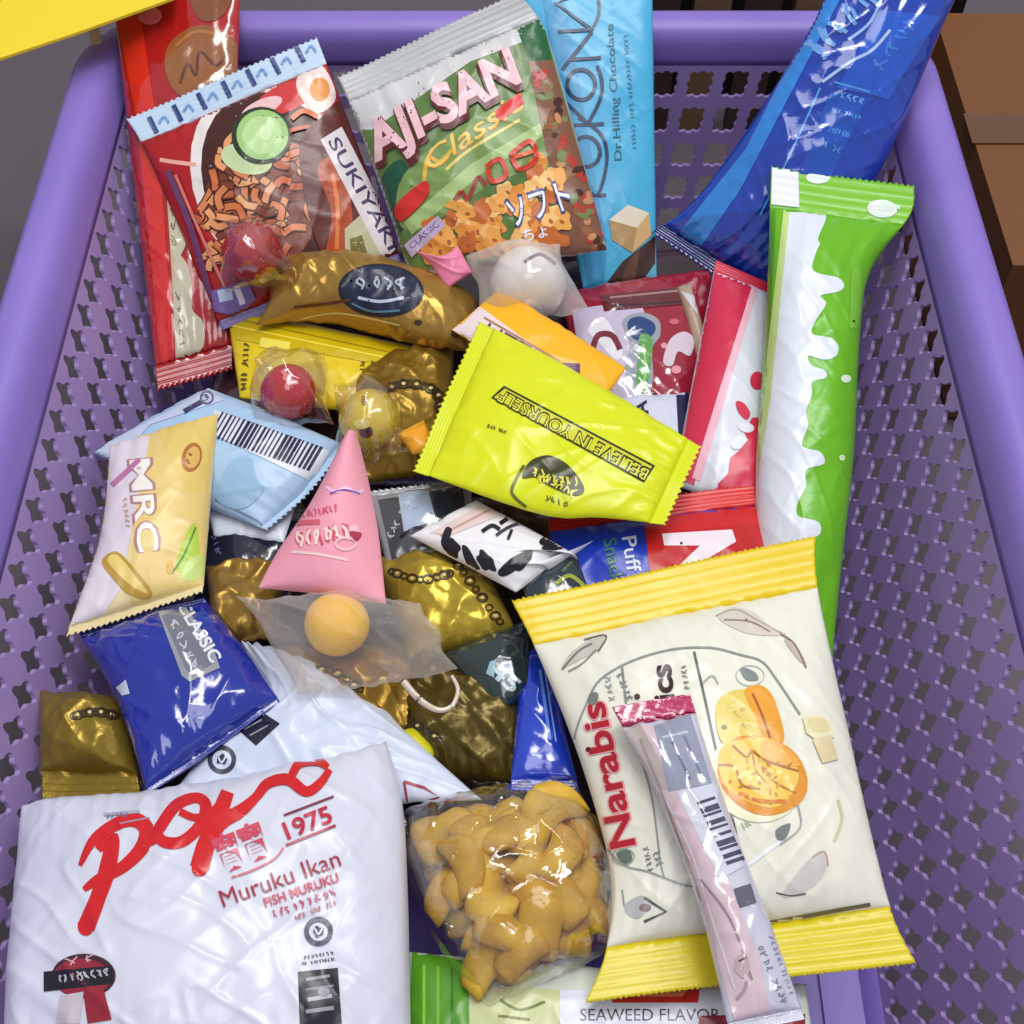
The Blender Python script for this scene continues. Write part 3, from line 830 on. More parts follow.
# silver grey sachet, navy sachet (under layer)
packet('silver_sachet', 'silver grey sachet with a pale blue panel, right of the pink pyramid pack', 'sachet',
       [(368, 492), (470, 480), (478, 548), (388, 572)], [.012] * 4, T=.007, seal=(.06, 0), col=(150, 150, 152), res=(60, 50), kind='gloss',
       art=[poly([(378, 500), (456, 490), (470, 540), (392, 560)], (70, 72, 78)), poly([(398, 493), (428, 490), (436, 520), (404, 532)], (176, 192, 214)), poly([(430, 492), (462, 486), (466, 510), (438, 518)], (36, 48, 66)), scrib('net wt', (392, 540), (410, 506), 7, (190, 190, 190)), stroke([(400, 538), (420, 528), (440, 548)], 3, (20, 24, 36))])
packet('navy_sachet', 'dark navy sachet standing behind the cream flavoured packet', 'sachet',
       [(196, 490), (300, 520), (292, 600), (190, 610)], [.002] * 4, T=.008, seal=(0, 0), col=(16, 22, 44), kind='gloss', res=(40, 40), art=[scrib('choco', (206, 520), (226, 590), 6, (90, 110, 150))])

# barcode blue packet
LB = (168, 198, 226)
bc = [poly([(98, 448), (206, 392), (225, 400), (150, 425), (118, 462), (100, 470)], (196, 206, 226)), poly([(100, 470), (150, 440), (180, 440), (130, 470)], (214, 216, 224)), stroke([(106, 478), (150, 452), (190, 442)], 2, (150, 130, 160)),
    stroke([(184, 412), (202, 402)], 5, (60, 66, 96)), ring(207, 398, 6, 6, 2, (90, 96, 130)), text('3', (204, 402), (210, 399), 6, (60, 66, 100)),
    poly([(214, 410), (330, 452), (312, 482), (216, 436)], (214, 220, 232)), bars((222, 412), (324, 448), (-14, 24), 24, (34, 32, 60), 4, .6),
    stroke([(215, 500), (255, 520), (262, 526)], 2, (110, 140, 170)), poly([(234, 460), (254, 462), (264, 490), (240, 510), (215, 496)], (150, 186, 216), sm=True),
    bars((300, 494), (268, 522), (5, 6), 8, (40, 70, 110), 3, .7)]
packet('barcode_packet', 'pale blue packet back with a barcode, right of the cream coloured packet', 'snack packet',
       [(94, 452), (208, 388), (344, 444), (266, 530)], [.014, .014, .016, .016], T=.013, seal=(0.0, 0.03), col=LB, art=bc, res=(90, 90), wr=.0009, left=[(190, 500)], bottom=[(306, 496)], kind='film', teeth=(0, 1))
packet('white_sachet', 'plain white sachet edge under the pale blue barcode packet', 'sachet',
       [(200, 480), (300, 490), (284, 542), (214, 536)], [.009] * 4, T=.004, seal=(0, 0), col=(212, 220, 234), res=(30, 30))

# gold pieces in the middle
packet('gold_foil_chocolate', 'bright gold foil chocolate with dark chain bands, right of the pink pyramid pack', 'chocolate',
       [(372, 560), (480, 556), (520, 640), (410, 660)], [.006] * 4, T=.018, seal=(0, 0), col=(196, 170, 60), kind='foil', foil=.0035, res=(70, 60), wr=.002, art=chain([(392, 572), (420, 580), (450, 574)]) + chain([(455, 560), (476, 590), (500, 622)]))
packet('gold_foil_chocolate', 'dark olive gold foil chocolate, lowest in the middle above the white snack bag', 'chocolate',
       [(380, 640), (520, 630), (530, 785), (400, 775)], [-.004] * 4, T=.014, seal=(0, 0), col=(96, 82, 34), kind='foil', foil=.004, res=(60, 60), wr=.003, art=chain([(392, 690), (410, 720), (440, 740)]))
packet('gold_foil_chocolate', 'gold foil chocolate under the smoky film of the orange ball candy', 'chocolate',
       [(262, 650), (420, 648), (430, 740), (280, 728)], [.000] * 4, T=.016, seal=(0, 0), col=(158, 122, 44), kind='foil', foil=.004, res=(70, 50), wr=.0025, art=chain([(300, 676), (330, 670), (360, 690)]))
packet('gold_foil_chocolate', 'small twisted gold foil end left of the pink pyramid pack', 'chocolate',
       [(206, 566), (286, 560), (276, 640), (214, 640)], [.008] * 4, T=.014, seal=(0, 0), col=(166, 130, 58), kind='foil', foil=.0045, res=(50, 50), wr=.003)
packet('gold_foil_chocolate', 'pleated gold foil chocolate at the left edge above the white snack bag', 'chocolate',
       [(40, 690), (128, 700), (142, 806), (40, 806)], [.010] * 4, T=.014, seal=(0.0, 0.3), col=(150, 126, 46), kind='foil', foil=.002, res=(60, 50), wr=.002, art=chain([(74, 716), (96, 712), (116, 716)]), teeth=(0, 0))
packet('dark_teal_sachet', 'dark teal sachet with pale printing, left of the yellow ended packet', 'sachet',
       [(440, 655), (530, 620), (532, 690), (500, 716)], [.008] * 4, T=.010, seal=(0, 0), col=(36, 52, 50), kind='gloss', res=(40, 40), art=[text('45', (488, 672), (512, 694), 15, (180, 200, 206), bold=.03), poly([(490, 662), (496, 660), (494, 678), (486, 674)], (150, 190, 196))])
packet('blue_sachet', 'narrow bright blue sachet standing left of the yellow ended cracker packet', 'sachet',
       [(522, 652), (546, 646), (580, 792), (510, 790)], [.008] * 4, T=.006, seal=(0, .08), col=(24, 62, 190), kind='gloss', res=(40, 60), art=[stroke([(540, 670), (550, 740)], 3, (110, 150, 230)), stroke([(545, 672), (556, 742)], 1.5, (150, 180, 235))])
packet('dark_gap_filler', 'added brown black filler standing in for gap shade above the clear cracker bag', 'snack packet',  # added filler, its near black colour stands in for shade in the gaps
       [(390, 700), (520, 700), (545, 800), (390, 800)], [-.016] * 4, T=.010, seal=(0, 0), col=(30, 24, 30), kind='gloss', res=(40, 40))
ball_y = packet('yellow_gum_disc', 'small flat yellow green disc sweet above the white snack bag', 'sweet',
       [(398, 732), (424, 736), (430, 766), (404, 764)], [.008] * 4, T=.004, seal=(0, 0), col=(206, 200, 20), res=(24, 24), top=[(414, 728)], right=[(434, 752)], left=[(394, 750)], bottom=[(416, 770)], wr=.0002)
packet('dark_gap_filler', 'added dark filler standing in for gap shade below olive gold chocolate and cow print candy', 'snack packet',  # added under-layer so openings in the heap read as deep shade
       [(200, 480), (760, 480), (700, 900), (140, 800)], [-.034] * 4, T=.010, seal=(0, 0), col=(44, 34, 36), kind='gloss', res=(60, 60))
packet('dark_gap_filler', 'added dark plum filler standing in for gap shade under the candies at the rear', 'snack packet',  # added under-layer, shade between the rear candies is put into its colour
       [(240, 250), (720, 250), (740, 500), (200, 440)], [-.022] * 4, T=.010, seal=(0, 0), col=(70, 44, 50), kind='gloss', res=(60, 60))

# cream MRC packet
CR = (232, 214, 160)
mr = [poly([(112, 444), (150, 436), (134, 520), (120, 590), (98, 624), (70, 632), (90, 540)], (224, 212, 220)), poly([(150, 436), (216, 416), (212, 520), (204, 590), (130, 612), (134, 520)], (228, 200, 122)),
    poly([(158, 420), (216, 414), (210, 470), (196, 494), (176, 470)], (226, 198, 110), sm=True),
    ell(192, 458, 10, 15, (176, 110, 50), rot=14), ell(193, 458, 7, 11, (222, 176, 96), rot=14), scrib('CO', (190, 466), (194, 452), 5, (110, 50, 30)),
    text('MRC', (128, 460), (137, 554), 24, (176, 130, 130), bold=.04), text('MRC', (130, 461), (139, 553), 20, (244, 236, 226), bold=.015), scrib('cheese', (122, 498), (126, 530), 5, (196, 160, 130)),
    poly([(102, 562), (116, 552), (132, 566), (152, 592), (146, 600), (128, 594), (112, 578)], (190, 150, 60), sm=True), poly([(108, 560), (118, 556), (140, 582), (148, 594), (134, 588), (116, 572)], (232, 206, 116), sm=True),
    poly([(176, 570), (184, 540), (196, 524), (200, 560), (192, 572)], (178, 206, 70), sm=True), poly([(190, 560), (204, 556), (202, 578), (182, 580)], (196, 216, 120), sm=True), stroke([(172, 574), (184, 556), (196, 528)], 2, (90, 140, 30)), ell(170, 568, 4, 7, (214, 170, 60)),
    stroke([(112, 486), (140, 460)], 5, (190, 120, 160))]
packet('cream_packet', 'cream and yellow packet with a rolled wafer picture, leaning on the left wall', 'snack packet',
       [(110, 446), (218, 414), (203, 592), (66, 634)], [.030, .030, .026, .024], T=.013, seal=(0.0, .035), col=CR, art=mr, res=(80, 100), wr=.0009, left=[(100, 540)], teeth=(0, 1))

# blue CLASSIC
cl = [poly([(158, 612), (184, 604), (214, 650), (220, 668), (190, 682), (182, 676)], (150, 152, 158)), poly([(162, 616), (182, 608), (210, 652), (214, 664), (192, 676), (186, 670)], (112, 116, 128)),
    text('CLASSIC', (177, 606), (212, 664), 12, (226, 228, 232), bold=.03), scrib('CRISP', (168, 622), (192, 672), 9, (196, 198, 206), bold=.02),
    poly([(116, 688), (126, 680), (130, 694), (122, 696)], (200, 206, 220)), ]  # pale triangle is a highlight painted onto the film
packet('classic_packet', 'deep blue glossy packet with a silver CLASSIC label, below the cream packet', 'snack packet',
       [(78, 632), (204, 598), (280, 702), (148, 796)], [.018, .018, .020, .020], T=.016, seal=(0.04, .03), col=(16, 40, 150), kind='gloss', art=cl, res=(80, 90), wr=.0016, left=[(116, 700)], right=[(250, 655)], teeth=(0, 0))
packet('silver_foil_scrap', 'tiny silver foil corner at the left side of the deep blue packet', 'wrapper',
       [(108, 676), (130, 672), (140, 712), (118, 706)], [.016] * 4, T=.003, seal=(0, 0), col=(60, 56, 70), kind='gloss', res=(20, 20))

# pink pyramid pack
pk = [stroke([(326, 487), (336, 492), (346, 488), (356, 493), (364, 490)], 3, (236, 200, 232)), stroke([(330, 494), (344, 490), (360, 494)], 1.6, (120, 70, 150)),
    scrib('Strawberry', (298, 520), (338, 512), 8, (214, 84, 108)), stroke([(288, 534), (296, 524), (320, 522)], 5, (216, 96, 112)), scrib('Yogurt', (296, 548), (352, 540), 17, (206, 74, 90), shear=.3, bold=.03), scrib('Yogurt', (296, 547), (352, 539), 16, (246, 214, 206), shear=.3, bold=.0),
    stroke([(292, 552), (316, 554), (348, 560)], 3, (246, 206, 200)), ring(346, 544, 10, 6, 2.4, (236, 190, 190)), ell(354, 530, 5, 5, (238, 190, 200)), poly([(350, 532), (362, 534), (356, 542)], (170, 40, 70), sm=True)]
packet('pyramid_pack', 'pink pyramid shaped pack standing in the middle of the heap', 'candy pack',
       [(348, 432), (356, 432), (386, 604), (258, 588)], [.050, .050, .034, .034], T=.014, seal=(0, .0), col=(240, 160, 176), art=pk, res=(60, 90), wr=.0004, kind='matte', pw=(.9, .4), left=[(312, 500), (276, 554)], right=[(366, 470), (378, 530)], bottom=[(320, 594)], mk='matte')

# orange ball in smoky film
wrapped('wrapped_candy', 'orange yellow ball candy in smoky film below the pink pyramid pack', 337, 624, .0138, (255, 200, 0), .026, [(236, 596), (420, 604), (458, 668), (300, 694)], mk='smoky', kind='matte', T=.024, wr=.0028)
def ringstick():
    pts = smooth_pts([(404, 682), (420, 700), (438, 710), (452, 706), (458, 690), (452, 676)], n=8)
    cs = [P(x, y, zb(y) + .026) for x, y in pts]
    V = []; Fc = []; m = 8
    for i, c in enumerate(cs):
        t = (cs[min(i + 1, len(cs) - 1)] - cs[max(i - 1, 0)]).normalized()
        a = t.orthogonal().normalized(); b = t.cross(a)
        r = .0016 * (1 - .5 * i / len(cs))
        for k in range(m): V.append(c + (a * math.cos(k * 2 * PI / m) + b * math.sin(k * 2 * PI / m)) * r)
    for i in range(len(cs) - 1):
        for k in range(m): Fc.append([i * m + k, i * m + (k + 1) % m, (i + 1) * m + (k + 1) % m, (i + 1) * m + k])
    Fc.append(list(range(m))); Fc.append(list(range((len(cs) - 1) * m, len(cs) * m))[::-1])
    o = mesh_obj('plastic_ring', V, Fc, None, [mat((206, 190, 170), 'gloss')], None, loc=cs[0])
    meta(o, 'thin curved beige plastic loop below the orange ball candy', 'ring')
ringstick()

# cow print candy
BK = (26, 24, 36)
cw = [poly([(430, 533), (480, 506), (510, 512), (450, 536)], (226, 206, 200)), stroke([(440, 536), (490, 510)], 2, (200, 150, 140)),
    poly([(446, 528), (452, 530), (450, 540), (454, 550), (446, 552), (441, 542)], BK, sm=True), poly([(462, 546), (468, 548), (476, 562), (480, 570), (470, 568), (464, 558)], BK, sm=True), poly([(498, 572), (512, 558), (530, 550), (532, 556), (520, 568), (504, 577)], BK, sm=True),
    ell(452, 548, 7, 11, BK, rot=-30, wob=.2), ell(486, 562, 12, 7, BK, rot=50, wob=.2), ell(520, 562, 14, 7, BK, rot=-35, wob=.2), ell(556, 545, 13, 6, BK, rot=-20, wob=.2),
    poly([(540, 540), (558, 530), (572, 532), (560, 542), (544, 546)], BK, sm=True), stroke([(482, 532), (492, 526), (500, 530)], 4, BK), stroke([(500, 524), (512, 516)], 4, BK), stroke([(496, 536), (508, 528), (520, 524), (530, 526)], 3, (60, 56, 70)), stroke([(508, 540), (512, 530)], 3, BK)]
packet('cow_print_candy', 'white candy packet with black cow patches, left of the blue and red packet', 'candy packet',
       [(410, 536), (476, 500), (594, 540), (516, 592)], [.026] * 4, T=.009, seal=(0, 0), col=(236, 233, 234), art=cw, res=(70, 60), wr=.0008, right=[(575, 556), (560, 555), (548, 572)])

# blue and red packet
pf = [poly([(642, 494), (760, 484), (772, 600), (652, 600)], (190, 28, 30)), poly([(645, 508), (760, 494), (766, 524), (650, 534)], (200, 34, 34)),
    text('Puff Corn', (622, 538), (636, 628), 14, (206, 214, 232), bold=.01), text('Snack', (603, 540), (612, 585), 13, (60, 110, 96), bold=.02), poly([(662, 534), (732, 530), (736, 542), (706, 560), (676, 580), (664, 580), (700, 546), (664, 546)], (236, 222, 228)),
    dict(poly([(540, 490), (641, 480), (641, 512), (540, 520)], (26, 60, 180)), on='seal0')]
packet('puff_snack_packet', 'half blue, half red packet with a big white letter, behind the cracker packet', 'snack packet',
       [(548, 512), (758, 487), (776, 610), (560, 640)], [.016, .016, .014, .014], T=.010, seal=(.15, 0), col=(24, 56, 176), sealcol=((214, 36, 34),) * 2, art=pf, res=(90, 60), kind='film')
packet('dark_green_packet', 'dark green packet corner with a yellow arc below the cow print candy', 'candy packet',
       [(520, 580), (575, 550), (592, 600), (530, 612)], [.024] * 4, T=.004, seal=(0, 0), col=(30, 46, 54), res=(30, 30), kind='gloss', art=[stroke([(556, 584), (570, 576), (586, 588)], 4, (150, 160, 50)), stroke([(562, 572), (572, 562)], 3, (70, 90, 50))])

# lime packet
lm = [poly([(491, 398), (504, 386), (655, 466), (644, 483)], (40, 44, 14)), poly([(494, 398), (505, 389), (652, 467), (643, 480)], (206, 206, 30)),
    text('BELIEVE IN YOURSELF', (650, 470), (502, 390), 12.5, (36, 38, 14), bold=.05), text('BELIEVE IN YOURSELF', (649.5, 471), (502.5, 391), 11.5, (222, 222, 60), bold=-.005),
    scrib('ACT NOW', (507, 431), (488, 424), 4, (70, 80, 10), bold=.03),
    poly([(522, 478), (530, 462), (548, 456), (566, 464), (580, 480), (584, 492), (572, 496), (548, 486), (536, 478)], (60, 60, 20), sm=True), stroke([(524, 466), (516, 480), (512, 494), (526, 508)], 3, (90, 100, 16)),
    scrib('BELIEVE', (579, 492), (534, 466), 9, (222, 220, 80), bold=.02), scrib('POTATO', (580, 478), (536, 474), 9, (216, 214, 60), bold=.02), scrib('corn', (570, 503), (545, 495), 6, (80, 84, 20))]
packet('lime_packet', 'bright lime yellow packet with BELIEVE IN YOURSELF printed upside down', 'snack packet',
       [(414, 470), (480, 322), (700, 446), (664, 524)], [.040] * 4, T=.010, seal=(.06, .055), col=(214, 222, 8), res=(110, 80), wr=.0012, art=lm, left=[(540, 514), (600, 518)],
       kind='film', right=[(560, 364)], top=[(446, 396)])

# ---- big white bag behind (second) and front
LRED = (196, 40, 50); BRN = (110, 46, 70)
b2 = [poly([(236, 728), (262, 712), (280, 724), (256, 746)], (30, 30, 50)), stroke([(244, 730), (262, 720)], 1.5, (150, 150, 160)), stroke([(250, 736), (268, 726)], 1.5, (150, 150, 160)), scrib('OK', (216, 748), (246, 728), 6, (60, 60, 80))] + halal(222, 760, 12, (60, 60, 80)) + [
    stroke([(404, 782), (408, 806), (440, 798), (424, 788), (404, 782)], 3, (160, 50, 70), sm=False)]
packet('white_snack_bag', 'crumpled white snack bag with black stamps, lying behind the bigger red script bag', 'snack bag',
       [(240, 640), (312, 664), (482, 800), (160, 812)], [.006, .006, .012, .012], T=.012, seal=(0, 0), col=(206, 214, 232), art=b2, res=(100, 90), wr=.0020, left=[(262, 700), (200, 760)], right=[(368, 692), (412, 738)])
RD = (206, 26, 30)
po = [ # script letters p o p o
    stroke([(98, 850), (112, 838), (108, 868), (98, 898), (86, 928)], [7.8, 14.3, 16.9, 15.6, 18.2], RD), ell(86, 927, 8, 9, RD),
    stroke([(80, 866), (96, 838), (128, 820), (146, 828), (142, 848), (122, 868), (98, 880), (84, 890)], [3.9, 10.4, 14.3, 15.6, 14.3, 11.7, 10.4, 5.2], RD),
    stroke([(140, 836), (152, 842), (160, 828), (176, 806), (196, 798), (206, 806), (200, 826), (182, 842), (164, 842), (156, 832)], [6.5, 7.8, 11.7, 11.7, 10.4, 11.7, 11.7, 11.7, 11.7, 10.4], RD), stroke([(180, 812), (196, 818), (212, 812), (224, 800)], 7.5, RD),
    stroke([(228, 792), (218, 818), (206, 846), (200, 868)], [13.0, 16.9, 18.2, 19.5], RD), ell(200, 869, 8, 8, RD),
    stroke([(208, 840), (222, 822), (240, 812), (256, 798), (268, 784), (288, 780), (306, 792), (320, 784), (330, 770)], [13.0, 15.6, 13.0, 9.1, 10.4, 11.7, 10.4, 9.1, 6.5], RD),
    stroke([(292, 776), (300, 764), (318, 762), (328, 768)], [7.8, 9.1, 9.1, 6.5], RD),
    text('寶寶', (222, 872), (272, 852), 28, (206, 74, 96), bold=.03),
    stroke([(284, 816), (334, 797)], 2.2, (130, 50, 70), sm=False), stroke([(286, 846), (336, 826)], 2.6, (170, 40, 60), sm=False), text('1975', (288, 840), (334, 822), 17, (190, 40, 66), bold=.02),
    stroke([(232, 878), (250, 872), (274, 860), (284, 848)], 2, (214, 120, 130)),
    text('Muruku Ikan', (224, 908), (342, 866), 17, (160, 50, 66), bold=.0), text('FISH MURUKU', (266, 908), (340, 882), 9, (206, 90, 106), bold=.02), scrib('BERBENTUK', (272, 920), (338, 896), 8, (196, 90, 110), bold=.01), scrib('Net Wt. 70g', (296, 922), (338, 906), 6, (190, 120, 130)),
    stroke([(104, 815), (140, 812)], 3, (170, 170, 190)), stroke([(120, 824), (150, 818)], 1.4, (150, 150, 175)), scrib('since', (106, 820), (130, 817), 5, (120, 120, 150))] + halal(319, 932, 12, (66, 64, 84)) + [scrib('MALAYSIA', (304, 960), (334, 955), 4, (90, 84, 100)), scrib('MS 1500:2009', (302, 966), (336, 961), 3.6, (90, 84, 100)),
    poly([(298, 972), (338, 968), (342, 1024), (300, 1028)], (34, 32, 42)), stroke([(306, 980), (330, 976)], 3, (150, 146, 156)), stroke([(306, 990), (334, 986)], 2.5, (120, 116, 126)), stroke([(308, 1000), (332, 996)], 4, (170, 166, 176)), stroke([(306, 1012), (334, 1008)], 4, (150, 148, 158)), ell(324, 992, 6, 5, (140, 138, 146)),
    ell(84, 976, 32, 22, (70, 34, 46)), ell(82, 978, 29, 19, (150, 40, 56)), poly([(44, 972), (112, 966), (114, 984), (44, 992)], (30, 26, 34)), scrib('ORIGINAL', (58, 984), (110, 977), 9, (186, 182, 190)), poly([(60, 996), (84, 992), (80, 1024), (56, 1024)], (200, 190, 196)), poly([(84, 996), (104, 990), (112, 1020), (88, 1024)], (150, 34, 50)), scrib('50', (64, 966), (98, 962), 8, (220, 170, 180)), ]
packet('white_snack_bag', 'large white snack bag with red script and 1975, at the front left', 'snack bag',
       [(22, 806), (386, 742), (412, 1110), (0, 1110)], [.020, .024, .030, .026], T=.030, seal=(0.0, 0), col=(212, 214, 226), art=po, res=(150, 120), wr=.0018, top=[(120, 800), (200, 790), (330, 762)], right=[(402, 800), (408, 900)], pw=(.45, .35))

# cracker bag with content
CH = (224, 182, 48)
def chip(cx, cy, z, L, wd, rot, col, bend):
    c = P(cx, cy, z)
    V = []; Fc = []; ns, m = 14, 12
    tilt = random.uniform(-.8, .8); roll = random.uniform(-.5, .5)
    ca, sa = math.cos(rot), math.sin(rot)
    for i in range(ns + 1):
        t = i / ns; s = t * 2 - 1
        r = wd * (1 - abs(s) ** 8 * .3) * (0.85 + .3 * t)
        x = s * L; yb = bend * L * (1 - s * s); zz = tilt * x * .5
        for k in range(m):
            a = 2 * PI * k / m
            q_ = (abs(math.cos(a)) ** 3.2 + abs(math.sin(a)) ** 3.2) ** (-1 / 3.2)
            oy = math.cos(a) * q_ * r; oz = math.sin(a) * q_ * .0017
            oz += -abs(math.cos(a)) ** 2 * r * .55 - s * s * L * .35 + math.cos(a) * r * roll
            p = Vector((x, yb + oy, zz + oz))
            p += Vector((0, 0, 1)) * noise.noise(p * 170 + Vector((cx, cy, 0))) * .0014
            V.append(c + Vector((p.x * ca - p.y * sa, p.x * sa + p.y * ca, p.z)))
    for i in range(ns):
        for k in range(m): Fc.append([i * m + k, (i + 1) * m + k, (i + 1) * m + (k + 1) % m, i * m + (k + 1) % m])
    Fc.append(list(range(m))); Fc.append(list(range(ns * m, (ns + 1) * m))[::-1])
    o = mesh_obj('cracker_piece', V, Fc, None, [mat(col, 'chip')], None, loc=c)
    return meta(o, 'golden curled cracker piece inside the clear cracker bag', 'cracker', 'cracker pieces inside the clear bag')
rc = random.Random(5)
BQ = [(418, 822), (572, 790), (606, 932), (492, 990)]
for lay, (nn, zl) in enumerate(((22, .012), (26, .020), (24, .029))):
    placed = []
    tries = 0
    while len(placed) < nn and tries < 3000:
        tries += 1
        u, v = rc.uniform(.05, .95), rc.uniform(.09, .90)
        x = (BQ[0][0] * (1 - u) + BQ[1][0] * u) * (1 - v) + (BQ[3][0] * (1 - u) + BQ[2][0] * u) * v
        y = (BQ[0][1] * (1 - u) + BQ[1][1] * u) * (1 - v) + (BQ[3][1] * (1 - u) + BQ[2][1] * u) * v
        if any(math.hypot(x - a, y - b) < 24 for a, b in placed): continue
        placed.append((x, y))
        edge = min(u, 1 - u, v, 1 - v)
        chip(x, y, zb(y) + zl + rc.uniform(-.002, .004) - (0.008 if edge < .12 else 0), rc.uniform(.0085, .0135), rc.uniform(.0062, .0082), rc.uniform(0, PI), rc.choice([CH, (230, 192, 64), (212, 170, 44), (220, 176, 48)]), rc.uniform(-.55, .55))
packet('clear_cracker_bag', 'clear cellophane bag filled with golden crackers at the bottom centre', 'snack bag',
       [(400, 812), (572, 776), (626, 944), (488, 1010)], [.014] * 4, T=.030, seal=(0, 0), col=(240, 235, 220), kind='clear', res=(100, 100), wr=.0024, foil=.0022, pw=(.45, .45), left=[(408, 880), (440, 950)], right=[(606, 850), (622, 900)], back=.3)

# seaweed packet under
sw = [poly([(412, 950), (468, 962), (470, 1060), (408, 1060)], (84, 150, 30)), stroke([(424, 965), (424, 1040)], 3, (140, 196, 70)), stroke([(438, 966), (438, 1040)], 3, (120, 184, 50)), stroke([(452, 968), (452, 1040)], 3, (60, 120, 24)),
    poly([(470, 985), (560, 990), (572, 1040), (470, 1040)], (200, 206, 150)), stroke([(500, 1000), (520, 1010), (545, 1002)], 3, (110, 120, 50)), stroke([(498, 1016), (530, 1020)], 3, (120, 120, 60)),
    poly([(560, 990), (800, 990), (800, 1060), (560, 1060)], (216, 220, 232)), poly([(612, 986), (700, 986), (698, 1003), (612, 1003)], (200, 46, 36)), poly([(622, 986), (690, 986), (682, 997), (630, 997)], (232, 130, 90)),
    text('SEAWEED FLAVOR', (580, 1021), (720, 1021), 12, (70, 60, 66)), poly([(700, 1016), (805, 1014), (805, 1060), (690, 1060)], (140, 30, 50))]
packet('seaweed_packet', 'white and green packet lettered SEAWEED FLAVOR at the bottom edge', 'snack packet',
       [(408, 952), (806, 984), (820, 1090), (404, 1090)], [.004] * 4, T=.012, seal=(0, 0), col=(206, 214, 200), art=sw, res=(110, 50), wr=.0010, left=(), pw=(.3, .5))

